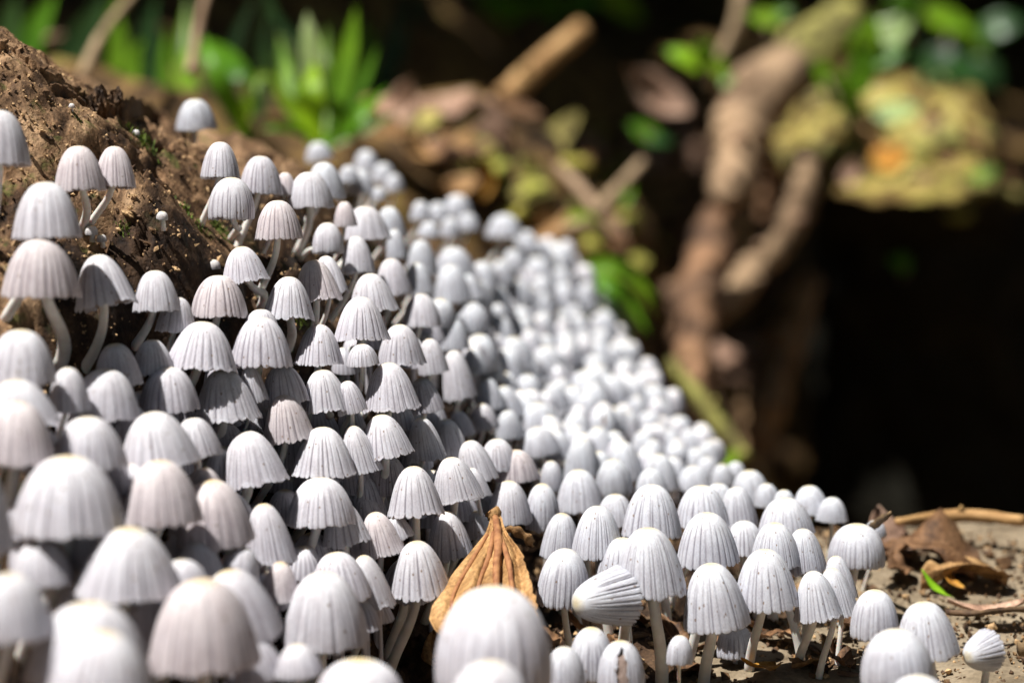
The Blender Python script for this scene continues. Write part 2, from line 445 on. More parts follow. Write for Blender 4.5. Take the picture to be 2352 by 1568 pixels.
# ------------------------------------------------------------------ the mushrooms as read from the photograph
# apex u, v ; rim u, v (lower edge) ; rim width ; shape ; optional extras
ROWS = [
 (0,253,-2,382,136,'b'),(178,335,185,440,116,'b'),(262,336,266,436,94,'b'),(447,228,450,300,92,'b'),(506,326,506,412,87,'b'),
 (531,407,532,505,104,'e'),(598,358,598,446,98,'b'),(655,396,655,450,50,'b'),(710,395,712,478,106,'b'),(742,373,748,460,92,'b'),
 (637,460,641,550,106,'b'),(552,566,566,648,108,'f'),(502,632,503,730,133,'b'),(752,511,754,584,68,'e'),(838,473,840,550,114,'f'),
 (892,475,900,545,72,'b'),(816,543,825,630,76,'b'),(905,527,915,595,50,'b'),(965,551,972,632,70,'b'),(718,597,733,692,112,'f'),
 (745,588,770,680,76,'b'),(896,594,908,680,82,'b'),(955,604,967,677,68,'b'),(848,628,860,717,112,'f'),(664,635,662,733,120,'f'),
 (828,681,830,783,125,'f'),(965,675,970,752,90,'b'),(732,744,733,840,116,'f'),(917,745,922,842,112,'f'),(985,778,1000,860,70,'b'),
 (1040,805,1062,918,78,'b'),(355,621,360,715,106,'b'),(222,585,250,705,140,'f'),(93,547,92,685,172,'b'),(103,418,110,548,155,'b'),
 (410,682,400,765,88,'b'),(468,738,460,850,165,'f'),(598,728,600,845,142,'b'),(600,710,600,760,80,'b'),(48,757,45,885,165,'b'),
 (155,844,158,950,95,'b'),(262,789,275,893,110,'b'),(348,780,352,862,95,'b'),(243,847,240,968,156,'b'),(385,843,388,950,138,'b'),
 (508,847,525,972,152,'f'),(570,838,590,925,60,'b'),(645,838,660,930,105,'b'),(738,848,752,948,115,'f'),(795,875,815,950,70,'b'),
 (890,832,903,945,130,'f'),(965,868,985,950,80,'b'),(650,903,668,1018,118,'f'),(1115,868,1130,942,72,'b'),(1105,928,1118,990,64,'b'),
 (1050,945,1067,1004,62,'b'),(1165,943,1175,1010,65,'b'),(872,952,893,1053,126,'f'),(965,958,985,1060,95,'f'),(1022,962,1042,1052,80,'b'),
 (740,980,745,1098,148,'f'),(808,978,838,1090,92,'f'),(565,990,590,1118,158,'f'),(440,960,460,1055,110,'b'),(200,957,205,1085,165,'b'),
 (348,946,372,1080,192,'f'),(30,872,45,985,195,'f'),(38,922,35,1072,180,'b'),(155,1047,155,1240,262,'b'),(365,1057,375,1212,175,'b'),
 (482,1103,495,1265,175,'b'),(465,1075,470,1130,85,'b'),(603,1156,625,1300,125,'f'),(735,1096,738,1212,158,'b'),(948,1070,958,1188,130,'f'),
 (1033,1050,1055,1155,120,'f'),(1080,1075,1105,1145,60,'b'),(1075,1012,1110,1110,90,'b'),(1140,1008,1148,1085,88,'b'),(1182,1033,1190,1110,100,'b'),
 (1168,1104,1172,1208,102,'b'),(1245,1110,1248,1222,78,'e'),(1265,1058,1272,1130,52,'e'),(1328,1078,1335,1180,108,'b'),(1335,1007,1340,1105,86,'b'),
 (1407,1054,1415,1142,80,'e'),(1428,1014,1440,1110,90,'b'),(1412,1134,1416,1212,92,'b',.434),(1232,981,1245,1050,95,'b'),(1270,880,1280,945,70,'b'),
 (1385,938,1390,1015,65,'h'),(1512,1043,1520,1130,90,'b'),(1497,1112,1498,1240,134,'b'),(1610,1114,1615,1215,125,'b'),(1690,1118,1700,1215,92,'b'),
 (1802,1143,1808,1240,130,'b'),(1292,1178,1285,1285,90,'b'),(1373,1161,1372,1288,116,'b'),(1486,1211,1497,1378,160,'b'),(1622,1177,1630,1308,138,'b'),
 (1708,1196,1714,1280,96,'b',.427),(1778,1200,1785,1310,115,'b'),(1842,1214,1855,1320,95,'b'),(1968,1202,1970,1310,126,'e'),(1300,1259,1290,1400,116,'e'),
 (1303,1358,1430,1368,140,'t'),(1428,1235,1432,1325,120,'b',.414),(1630,1294,1655,1455,150,'b'),(1755,1261,1765,1408,142,'b'),(1865,1311,1888,1428,110,'f'),
 (1908,1303,1935,1422,95,'f'),(1917,1276,1940,1380,75,'b'),(2010,1353,2010,1472,106,'e'),(2118,1382,2140,1520,145,'b'),(2205,1495,2272,1492,100,'t'),
 (2055,1444,2068,1590,158,'e'),(2110,1550,2110,1680,160,'e'),(1358,1440,1360,1568,105,'e'),(1425,1470,1428,1590,104,'s'),(1295,1484,1300,1590,90,'e'),
 (1562,1458,1560,1528,58,'e'),(1135,1346,1135,1600,262,'e'),(1125,1517,1125,1690,190,'e'),(825,1514,825,1650,200,'e'),(742,1314,745,1500,196,'b'),
 (768,1268,790,1390,138,'b'),(832,1275,865,1405,105,'f'),(955,1242,970,1380,140,'f'),(858,1176,885,1280,105,'f'),(1025,1173,1035,1288,112,'f'),
 (780,1150,800,1255,110,'f'),(645,1290,640,1385,95,'f'),(1092,1173,1100,1240,70,'b'),(905,1185,925,1240,60,'b'),(295,1212,290,1388,242,'f'),
 (462,1330,470,1555,255,'b'),(520,1310,570,1490,190,'b'),(205,1383,200,1590,280,'b'),(235,1450,225,1660,250,'b'),(20,1318,20,1480,190,'b'),
 (-60,1060,-60,1280,170,'b'),(680,1480,690,1560,110,'b'),(830,790,835,843,75,'b'),(790,463,795,520,55,'b'),(560,1255,545,1330,90,'b'),
 (415,1285,420,1350,120,'b'),(1688,1432,1692,1515,86,'e',.414),(500,1180,505,1260,90,'b'),
 # the far carpet: read from the blurred caps
 (728,327,735,370,65,'b'),(840,345,842,395,60,'b'),(800,380,802,420,50,'b'),(880,375,880,420,60,'b'),(830,390,830,445,62,'b'),(905,400,905,440,45,'b'),
 (870,430,870,460,40,'b'),(965,462,968,505,50,'b'),(1005,465,1005,510,55,'b'),(1050,447,1050,500,70,'b'),(1075,490,1075,530,55,'b'),(1035,500,1035,545,50,'b'),
 (985,510,985,545,55,'b'),(1158,492,1158,545,86,'b'),
]
FAR = [(1205,530,57,55),(1234,549,60,55),(1278,558,73,70),(1231,590,76,55),(1177,574,54,50),(1107,600,64,70),(1151,597,54,60),(1040,568,80,65),(1034,609,76,88),
 (1097,644,64,60),(1186,641,70,62),(1240,635,48,45),(1285,616,54,55),(1294,650,64,62),(1240,670,60,55),(1348,647,48,68),(1386,714,55,58),(1196,704,60,55),(1145,698,45,50),
 (1148,727,66,70),(1202,727,50,68),(1247,717,54,62),(1291,714,45,52),(1329,723,45,50),(1339,758,40,45),(1377,758,60,58),(1437,787,55,60),(1300,761,60,68),(1253,768,50,60),
 (1180,774,86,80),(1100,768,76,85),(1078,695,74,75),(1012,686,64,70),(1040,730,66,75),(1255,795,85,85),(1306,780,55,65),(1366,815,58,55),(1437,825,58,60),
 (1468,840,40,50),(1346,850,78,70),(1408,862,78,70),(1498,884,70,65),(1463,910,50,50),(1490,945,58,48),(1560,955,52,50),(1533,985,62,62),(1582,985,55,60),(1630,1012,55,55),(1600,1030,60,50),
 (1545,1050,66,60),(1590,1070,68,58),(1658,1066,50,52),(1720,1080,80,75),(1857,1115,75,70),(1912,1142,62,60),(2010,1195,42,42),(1411,935,62,58),(1476,990,60,62),(1236,925,84,66),(1322,948,68,62),
 (1213,860,64,60),(1165,800,80,70),(1160,855,60,60),(1290,870,60,55),(1345,905,56,50),(1440,945,52,50),(1520,920,46,48),(1410,990,55,60),(1320,700,45,45),(1085,800,55,60),
 (1650,1110,70,60),(1500,1010,55,55),(1215,820,50,50),(1130,820,55,55),(1270,960,52,50),(1690,1060,45,45),(1760,1110,55,55),(1800,1125,50,50),(1410,790,50,50),(1555,1020,50,45),(1625,1050,50,45)]
BASE_PX = {1: (195,522), 2: (216,512), 10: (600,674), 11: (604,705), 5: (530,560), 32: (198,852), 33: (142,842), 31: (318,795), 24: (664,805), 25: (792,838),
           13: (700,590), 8: (690,575), 98: (1520,1590), 107: (1615,1585), 108: (1720,1540), 109: (1830,1540), 110: (1880,1560), 120: (1560,1600), 48: (748,985)}
DCTL = [(0,320,.37),(110,480,.365),(90,620,.36),(240,640,.378),(215,400,.388),(265,390,.392),(360,670,.392),(505,680,.404),(450,265,.475),(505,370,.42),(530,460,.414),(600,400,.432),
 (640,500,.412),(710,440,.436),(745,410,.45),(560,610,.407),(660,690,.408),(735,640,.418),(840,510,.455),(825,590,.44),(890,510,.475),(755,550,.436),(900,640,.452),(970,590,.49),(970,640,.48),
 (860,670,.432),(830,730,.412),(965,715,.452),(50,820,.345),(245,905,.366),(385,900,.382),(515,910,.392),(465,800,.39),(600,790,.400),(730,795,.41),(920,790,.426),(1000,820,.443),(1060,860,.455),
 (740,900,.406),(900,890,.411),(660,960,.399),(1120,900,.475),(1060,970,.45),(880,1000,.407),(975,1010,.417),(1030,1010,.43),(740,1040,.399),(820,1030,.405),(580,1050,.389),(40,1000,.33),
 (200,1020,.34),(360,1010,.357),(155,1140,.322),(370,1130,.343),(490,1180,.358),(610,1230,.377),(735,1150,.392),(950,1130,.402),(1050,1100,.412),(1140,1050,.435),(1180,1070,.436),(1170,1155,.427),
 (1250,1165,.432),(1330,1130,.442),(1335,1055,.462),(1410,1100,.456),(1440,1060,.472),(1510,1090,.468),(1240,1010,.472),(1385,975,.497),(1275,910,.508),(300,1300,.318),(460,1440,.312),(200,1470,.293),
 (235,1520,.28),(740,1400,.362),(780,1330,.382),(850,1340,.387),(970,1310,.397),(870,1230,.398),(1030,1230,.41),(1095,1210,.424),(1135,1450,.33),(1125,1580,.305),(825,1570,.325),(1290,1230,.422),
 (1370,1220,.417),(1490,1170,.424),(1490,1290,.398),(1610,1160,.428),(1625,1240,.41),(1800,1190,.43),(1970,1260,.428),(1780,1250,.414),(1850,1270,.414),(1640,1370,.396),(1760,1330,.403),(1870,1370,.402),
 (1920,1350,.408),(1300,1330,.403),(1360,1365,.396),(2010,1410,.392),(2130,1450,.383),(2060,1510,.362),(2110,1600,.345),(2230,1490,.388),(1360,1500,.383),(1425,1530,.372),(1295,1530,.372),(1560,1490,.388),
 (730,345,.56),(850,390,.56),(1000,490,.56),(1050,480,.57),(1155,520,.58),(1040,600,.515),(1110,630,.535),(1200,600,.58),(1290,600,.60),(1250,700,.57),(1350,700,.59),(1150,760,.525),(1280,830,.54),
 (1400,800,.58),(1200,840,.512),(1400,900,.535),(1500,930,.545),(1450,1000,.505),(1560,1000,.53),(1600,1080,.495),(1720,1110,.47),(1860,1150,.452),(1680,1070,.495),(1150,900,.488),(1210,930,.488)]
DCTL = [(a, b, .405 - (.405 - c) * .72 if c < .405 else c) for a, b, c in DCTL]
depth_at = tps_fit([(a / 1000, b / 1000) for a, b, c in DCTL], [c for a, b, c in DCTL], 0.002)

class Shroom: pass
SH = []
def read_row(ax, ay, rx, ry, w, shape, Dset=None, far=False):
    s = Shroom()
    s.shape, s.far, s.px = shape, far, (ax, ay, rx, ry, w)
    s.D = Dset or float(depth_at([((ax + rx) / 2000, (ay + ry) / 2000)])[0])
    s.R = px(w, s.D) / 2 * 1.05
    ru = Vector((rx - ax, -(ry - ay)))              # image vector apex -> rim
    h_vis = px(ru.length, s.D)
    d = ray(rx, ry).normalized()
    if shape == 't':
        s.H = h_vis * 1.05
        s.rim = P(rx, ry, s.D)
        a = P(ax, ay, s.D) - s.rim
        s.axis = (a.normalized() + Vector((0, -0.7, 0.0))).normalized()
        return s
    lean = math.atan2(ru.x, -ru.y) if abs(ru.x) > 1e-6 else 0.0
    lean *= 0.85
    back = rnd.uniform(.08, .20) + (.10 if ay < 740 and not far else 0)
    s.axis = Vector((-math.sin(lean), back, math.cos(lean))).normalized()
    al = abs(math.asin(max(-1, min(1, -d.dot(s.axis)))))
    H = (h_vis - s.R * math.sin(al)) / math.cos(al)
    s.H = max(H, s.R * 0.95)
    apex = P(ax, ay, s.D)
    s.rim = apex - s.axis * s.H
    return s
for i, row in enumerate(ROWS):
    s = read_row(*row, far=(row[4] < 95 and depth_at([(row[0] / 1000, row[1] / 1000)])[0] > 0.47))
    SH.append(s)
for (a, b, w, h) in FAR:
    SH.append(read_row(a, b, a + rnd.uniform(-2, 9), b + h, w * 1.14, rnd.choice('bbbbe'), far=True))

# shaded caps glimpsed between and beneath the ones above
def inside(u, v, poly):
    c = False
    for i in range(len(poly)):
        (x1, y1), (x2, y2) = poly[i - 1], poly[i]
        if (y1 > v) != (y2 > v) and u < (x2 - x1) * (v - y1) / (y2 - y1) + x1: c = not c
    return c
N_READ = len(SH)
def fill(poly, count, wmm, back, gap, far):
    done = [s.px[:2] for s in SH]
    n = tries = 0
    while n < count and tries < 6000:
        tries += 1
        u, v = rnd.uniform(0, 1760), rnd.uniform(540, 1480)
        if not inside(u, v, poly) or any((a - u) ** 2 + ((b - v) * 1.3) ** 2 < gap * gap for a, b in done): continue
        D = float(depth_at([(u / 1000, (v + 40) / 1000)])[0]) + back
        w = rnd.uniform(*wmm) / 1000 / (2 * TX * D) * 2352
        s = read_row(u, v, u + rnd.uniform(0, 18), v + w * rnd.uniform(.8, .92), w, rnd.choice('bbf'), D, far)
        SH.append(s); done.append((u, v)); n += 1
fill([(430,780),(1000,740),(1100,900),(1150,1040),(1100,1180),(900,1400),(600,1480),(80,1300),(60,900)], 34, (6.5, 8.5), .010, 50, False)
fill([(1060,600),(1280,590),(1420,790),(1640,1050),(1500,1080),(1250,1000),(1100,830)], 16, (6, 7.5), .006, 34, True)

# ------------------------------------------------------------------ log surface: fitted just under the caps, plus bare bark seen in the photograph
ctl, val = [], []
def add_ctl(p): ctl.append((p[0] * 10, p[1] * 10)); val.append(p[2])
for i, s in enumerate(SH[:N_READ]):
    n_off = 0.012 if s.far else 0.0145 if s.px[0] > 1230 or s.px[1] < 560 else 0.019
    b = s.rim
    add_ctl((b.x, b.y + 0.008, b.z - n_off))
for (u, v, D) in [(20,110,.415),(100,160,.42),(190,230,.425),(60,230,.405),(150,290,.408),(300,330,.425),(400,330,.44),(360,420,.42),(300,480,.408),(430,520,.414),(340,560,.404),(250,560,.394),
                  (440,600,.41),(380,640,.406),(430,338,.449),(460,352,.458),(510,362,.464),(560,352,.475),(480,372,.50),(640,362,.495),(700,380,.52),(700,560,.428),(640,430,.45)]:
    p = P(u, v, D); add_ctl(p)
for p in [(-0.13,.45,.118),(-0.13,.36,.085),(-0.20,.45,.13),(-0.20,.30,.07),(-0.12,.25,.035),(-0.05,.22,.016),(0.02,.25,.008),(0.08,.27,.002),(-0.13,.18,.02),(-0.20,.15,.02),(0.05,.15,.0),
          (-0.12,.53,.09),(-0.20,.55,.10),(-0.09,.60,.035),(-0.16,.65,.03),(-0.05,.65,-.012),(0.0,.67,-.028),(0.04,.68,-.045),(0.08,.6,-.08),(0.10,.52,-.075),(0.11,.46,-.04),(0.12,.40,-.02),(0.12,.36,-.018),(0.1,.30,-.01),
          (0.16,.45,-.06),(0.16,.35,-.03),(-0.1,.72,-.03),(-.2,.72,-.02),(0.05,.75,-.11),(0.13,.7,-.15)]:
    add_ctl(p)
log_f = tps_fit(ctl, val, 0.004)
GX, GY = np.linspace(-.26, .18, 221), np.linspace(.10, .78, 341)
gx, gy = np.meshgrid(GX, GY)
GZ = log_f(np.stack([gx.ravel() * 10, gy.ravel() * 10], 1)).reshape(gx.shape)
def bil(x, y, Z=None):
    Z = GZ if Z is None else Z
    fx = np.clip((np.asarray(x) - GX[0]) / (GX[1] - GX[0]), 0, len(GX) - 1.001)
    fy = np.clip((np.asarray(y) - GY[0]) / (GY[1] - GY[0]), 0, len(GY) - 1.001)
    ix, iy = fx.astype(int), fy.astype(int)
    fx, fy = fx - ix, fy - iy
    return (Z[iy, ix] * (1 - fx) + Z[iy, ix + 1] * fx) * (1 - fy) + (Z[iy + 1, ix] * (1 - fx) + Z[iy + 1, ix + 1] * fx) * fy
# forest floor: a low shelf by the mushrooms, a hollow behind, a bank beyond
gctl, gval = [], []
def add_g(p): gctl.append((p[0] * 3, p[1] * 3)); gval.append(p[2])
for x in (-.3, -.1, .0, .06, .1, .14, .2, .3):
    for y in (.05, .2, .3, .36, .42, .455):
        add_g((x, y, -0.001 - (0.03 if x < -.05 else 0.006 if x < .03 else 0)))
for x in (.08, .14, .2, .3): add_g((x, .50, -.02)); add_g((x, .56, -.075)); add_g((x, .65, -.17)); add_g((x, .8, -.26)); add_g((x, 1.05, -.27))
for (u, v, D) in [(1400,600,.82),(1500,720,.80),(1500,860,.76),(1600,1000,.76),(1300,450,.88),(1000,380,.86),(850,330,.82),(1600,560,.92),(1690,1000,.86),(1180,250,1.12),(1300,100,1.4),(1000,120,1.35),
                  (600,330,.70),(620,120,1.0),(300,200,.72),(200,60,.95),(0,100,.9),(1650,300,1.25),(1800,100,1.6),(2300,100,1.7),
                  (700,0,1.4),(1176,-100,1.8),(2352,-100,2.0),(0,-100,1.5)]:
    add_g(P(u, v, D))
for (x, y, z) in [(-2, 2.6, 1.2), (0, 2.8, 1.2), (2, 2.8, 1.2), (-2, .8, .1), (-1, .2, -.02), (2, .3, -.1), (2, 1.2, .0), (-2, -1, -.05), (2, -1, -.1), (0, -1, -.05), (-.8, 1.3, .25), (1.0, 1.6, .2), (0, -.3, -.03),
                  (-3, 5, 2.5), (0, 5, 2.5), (3, 5, 2.5)]:
    add_g((x, y, z))
_gf = tps_fit(gctl, gval, 0.0008)
def ground_f(q):
    q = np.atleast_2d(np.asarray(q, float)); x, y = q[:, 0] / 3, q[:, 1] / 3
    return _gf(q) - .09 * sstep(.466, .54, y) * sstep(.035, .075, x) * sstep(1.0, .8, y)
QX, QY = np.linspace(-.9, 1.3, 276), np.linspace(-.2, 3.0, 401)
_qx, _qy = np.meshgrid(QX, QY)
QZ = ground_f(np.stack([_qx.ravel() * 3, _qy.ravel() * 3], 1)).reshape(_qx.shape)
def gz(x, y):
    fx = min(max((x - QX[0]) / (QX[1] - QX[0]), 0), len(QX) - 1.001); fy = min(max((y - QY[0]) / (QY[1] - QY[0]), 0), len(QY) - 1.001)
    ix, iy = int(fx), int(fy); fx -= ix; fy -= iy
    return float((QZ[iy, ix] * (1 - fx) + QZ[iy, ix + 1] * fx) * (1 - fy) + (QZ[iy + 1, ix] * (1 - fx) + QZ[iy + 1, ix + 1] * fx) * fy)
def surf(x, y): return max(float(bil(x, y)), gz(x, y))
def hit(u, v, f=surf, t0=0.25, t1=2.6, step=0.004):
    d = ray(u, v); o = Vector((0, 0, CAM_H))
    t = t0
    while t < t1:
        p = o + d * t
        if p.z < f(p.x, p.y):
            return o + d * (t - step / 2)
        t += step
    return o + d * t1

# ---- ground mesh
def axis_pts(segs):
    out = []
    for a, b, st in segs:
        n = max(1, int(round((b - a) / st)))
        out += list(np.linspace(a, b, n, endpoint=False))
    out.append(segs[-1][1])
    return np.array(out)
def grid_faces(nx, ny):
    i = np.arange(nx - 1)[None, :] + np.arange(ny - 1)[:, None] * nx
    i = i.ravel()
    return np.stack([i, i + 1, i + 1 + nx, i + nx], 1)
def build_grid(name, X, Y, Z, mat, parent=None):
    xx, yy = np.meshgrid(X, Y)
    V = np.stack([xx.ravel(), yy.ravel(), Z.ravel()], 1)
    F = grid_faces(len(X), len(Y))
    me = bpy.data.meshes.new(name)
    me.vertices.add(len(V)); me.vertices.foreach_set("co", V.ravel())
    me.loops.add(F.size); me.loops.foreach_set("vertex_index", F.ravel())
    me.polygons.add(len(F)); me.polygons.foreach_set("loop_start", np.arange(len(F)) * 4)
    me.update(calc_edges=True)
    me.polygons.foreach_set("use_smooth", np.ones(len(F), bool))
    me.materials.append(mat)
    return link(bpy.data.objects.new(name, me), parent)

X = axis_pts([(-12, -3, 1.5), (-3, -1, .2), (-1, -.3, .03), (-.3, .0, .012), (.0, .12, .0012), (.12, .5, .008), (.5, 1.2, .03), (1.2, 3, .2), (3, 12, 1.5)])
Y = axis_pts([(-6, -1, .6), (-1, .1, .06), (.1, .3, .01), (.3, .5, .0012), (.5, .9, .008), (.9, 2.0, .02), (2.0, 5.0, .1), (5, 14, 1.0)])
xx, yy = np.meshgrid(X, Y)
Z = ground_f(np.stack([np.clip(xx, -3, 3).ravel() * 3, np.clip(yy, -1.2, 5).ravel() * 3], 1)).reshape(xx.shape)
Z = np.clip(Z, -.6, 3.5)
near = np.maximum(sstep(.6, .4, yy), sstep(.03, .06, xx) * sstep(.75, .6, yy))
Z += (fbm(xx * 30, yy * 30, 4, 3) - .5) * (.004 * near + .035 * (1 - near)) + (fbm(xx * 160, yy * 160, 4, 5) - .5) * .0028
ground = tag(build_grid("ground", X, Y, Z, M['ground']), "brown forest floor of soil and leaf litter", None, None, "structure")

# ---- the log
X = axis_pts([(-.26, -.11, .0025), (-.11, -.02, .0005), (-.02, .06, .0012), (.06, .15, .003)])
Y = axis_pts([(.10, .36, .0025), (.36, .50, .0006), (.50, .77, .003)])
xx, yy = np.meshgrid(X, Y)
Z = bil(xx, yy)
ca, sa = math.cos(math.radians(26)), math.sin(math.radians(26))
al_, ac_ = xx * sa + yy * ca, xx * ca - yy * sa          # along and across the grain
crev = fbm(ac_ * 260, al_ * 55, 4, 21)
pit = fbm(ac_ * 210, al_ * 120, 4, 33)
Z += (fbm(xx * 55, yy * 55, 3, 2) - .5) * .0026 - sstep(.55, .66, crev) * .0030 - sstep(.57, .66, pit) * .0024 + (fbm(ac_ * 420, al_ * 160, 4, 9) - .5) * .0030 + (fbm(xx * 900, yy * 900, 3, 12) - .5) * .0014
gap_shade = np.zeros(Z.shape)  # cap density, mask for the shade painted between the caps
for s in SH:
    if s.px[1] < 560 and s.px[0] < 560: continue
    gap_shade += np.exp(-((xx - s.rim.x) ** 2 + (yy - s.rim.y - .008) ** 2) / (2 * .006 ** 2))
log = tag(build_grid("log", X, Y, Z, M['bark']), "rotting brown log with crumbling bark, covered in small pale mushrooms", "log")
_a = log.data.attributes.new("gap_shade", 'FLOAT', 'POINT'); _a.data.foreach_set("value", np.clip(gap_shade.ravel() * .9, 0, 1).astype(np.float32))
GL_Z, GL_X, GL_Y = Z, X, Y
def logz(x, y):
    ix = int(np.clip(np.searchsorted(GL_X, x), 1, len(GL_X) - 1)); iy = int(np.clip(np.searchsorted(GL_Y, y), 1, len(GL_Y) - 1))
    return float(GL_Z[iy, ix])

# ------------------------------------------------------------------ mushroom shapes
def cap_shape(name, kind, seed, npl=26):
    r_ = np.random.default_rng(seed)
    NA, NT = 288, 24
    ph = np.linspace(0, 2 * np.pi, NA, endpoint=False)
    t = np.concatenate([[0.0], np.linspace(0.06, 1, NT - 1) ** 0.9])
    spec = {'b': (2.5, 0.030, 0.02, 0.0), 'f': (2.35, 0.040, 0.06, 0.035), 'e': (2.7, 0.030, 0.0, 0.0), 't': (2.6, 0.08, 0.06, 0.03), 'h': (2.35, 0.03, 0.02, 0), 's': (2.6, 0.025, 0.0, 0)}[kind]
    k, depth, flare, ragged = spec
    th = t * np.pi / 2
    r = np.sin(th) ** 0.97
    z = np.clip(1 - r ** k, 0, 1) ** (.68 if kind == 'b' else .80)
    if kind in 'ehs':                                    # egg-like: the wall drops straight and tucks in a little
        th = t * np.pi * 0.56
        r = np.sin(th) ** 0.9; z = (np.cos(th) - math.cos(math.pi * .56)) / (1 - math.cos(math.pi * .56))
    r = r * (1 + flare * np.clip((t - .6) / .4, 0, 1) ** 2) / (1 + flare)
    cen = (np.arange(npl) + r_.uniform(-.4, .4, npl)) * 2 * np.pi / npl
    start = r_.uniform(.16, .42, npl) + (.12 if kind in 'ehs' else 0)
    wid = r_.uniform(.09, .20, npl) * 2 * np.pi / npl
    amp = r_.uniform(.35, 1.2, npl)
    wob = r_.uniform(-.5, .5, npl)
    G = np.zeros((NT, NA))
    for c, s, w, a, q in zip(cen, start, wid, amp, wob):
        cc = c + q * .06 * t[:, None]
        d = np.angle(np.exp(1j * (ph[None, :] - cc)))
        G = np.maximum(G, a * np.exp(-(d / w) ** 2) * sstep(s, s + .22, t)[:, None])
    puff = np.abs(np.sin(npl * ph / 2 + r_.uniform(0, 6)))[None, :] * 0
    lob = sum(r_.uniform(-1, 1) * np.sin(m * ph + r_.uniform(0, 6.3)) * (.032 if m < 4 else .013) for m in (2, 3, 5, 7))
    rad = r[:, None] * (1 + lob[None, :] * t[:, None] ** 2) - depth * G * t[:, None] ** .6
    rimn = sum(r_.uniform(-1, 1) * np.sin(m * ph + r_.uniform(0, 6.3)) for m in (2, 3, 5, 9, 17)) * .018
    e = sstep(.82, 1.0, t)[:, None]
    zz = z[:, None] + e * (rimn[None, :] * (1 + ragged * 10) + .05 * G * (1 + ragged * 6) + ragged * r_.uniform(-1, 1, NA)[None, :] * .35)
    V = [(0, 0, 1.0)]
    grv, tt = [0.0], [0.0]
    for j in range(1, NT):
        for a in range(NA):
            V.append((rad[j, a] * math.cos(ph[a]), rad[j, a] * math.sin(ph[a]), zz[j, a]))
        grv += list(G[j]); tt += [t[j]] * NA
    # lip and inner wall
    for j, (sc, dz) in enumerate(((0.985, -.004), (0.93, .02), (.80, .22))):  # lip, lip, wall
        jj = NT - 1 if j < 2 else NT - 6
        for a in range(NA):
            q = rad[-1, a] * sc if j < 2 else float(np.interp(-.22, -z, r)) * .88 - depth
            V.append((q * math.cos(ph[a]), q * math.sin(ph[a]), zz[-1, a] + dz))
        grv += [.35] * NA; tt += [1.0] * NA
    F = [(0, 1 + a, 1 + (a + 1) % NA) for a in range(NA)]
    hole = set()
    if kind == 'h': hole = {(j, a) for j in range(6, 13) for a in range(NA) if abs(a - NA * .75) < 9 - abs(j - 9) * 1.5}
    if kind == 's': hole = {(j, a) for j in range(4, NT + 3) for a in range(NA) if abs(a - NA * .75 + 2 * math.sin(j)) < min(10, 1 + (j - 3) * 1.3) + (j % 3)}
    for j in range(NT + 1):
        for a in range(NA):
            if (j, a) in hole: continue
            a2 = (a + 1) % NA
            F.append((1 + j * NA + a, 1 + (j + 1) * NA + a, 1 + (j + 1) * NA + a2, 1 + j * NA + a2))
    me = bpy.data.meshes.new(name)
    me.from_pydata(V, [], F)
    me.polygons.foreach_set("use_smooth", [True] * len(me.polygons))
    for nm, arr in (("groove", grv), ("tt", tt)):
        at = me.attributes.new(nm, 'FLOAT', 'POINT'); at.data.foreach_set("value", np.asarray(arr, np.float32))
    me.materials.append(M['cap']); me.update()
    # gills: radial folds under the cap
    NG = 112
    V, F = [], []
    zi = np.array([.03, .25, .48, .66, .76])
    qi = np.interp(-zi, -z, r * .90 - depth * .9)
    qi[-1] = .08
    for j in range(5):
        for a in range(NG):
            fold = (1 if a % 2 else -1) * .05 * (1 - j / 5)
            al = 2 * math.pi * a / NG
            V.append((qi[j] * math.cos(al), qi[j] * math.sin(al), zi[j] + .05 - fold - .05 * (j == 0) + fold * .6 * (j == 0)))
    for j in range(4):
        for a in range(NG):
            a2 = (a + 1) % NG
            F.append((j * NG + a, (j + 1) * NG + a, (j + 1) * NG + a2, j * NG + a2))
    g = bpy.data.meshes.new("gills"); g.from_pydata(V, [], F); g.materials.append(M['gill']); g.update()
    return me, g
SHAPES = {}
sd = 40
for kd, cnt in (('b', 6), ('f', 6), ('e', 4), ('t', 2), ('h', 1), ('s', 1)):
    SHAPES[kd] = []
    for k in range(cnt):
        sd += 1
        SHAPES[kd].append(cap_shape("cap", kd, sd, npl=[30, 34, 28, 37, 26, 32][k] + (8 if kd in 'eb' and k % 2 else 0)))

def stem_mesh(A, B_, axis, nrm, r0, r1, seed):
    L_ = (A - B_).length
    c1 = B_ + (nrm * .6 + Vector((0, 0, .5))).normalized() * L_ * .38
    c2 = A - axis * L_ * .42
    pts = []
    for k in range(11):
        t = k / 10
        pts.append(B_ * (1 - t) ** 3 + c1 * 3 * t * (1 - t) ** 2 + c2 * 3 * t * t * (1 - t) + A * t ** 3)
    return tube(pts, [r0 + (r1 - r0) * min(1, (k / 10) * 1.2) for k in range(11)], 10, 0.03, seed)

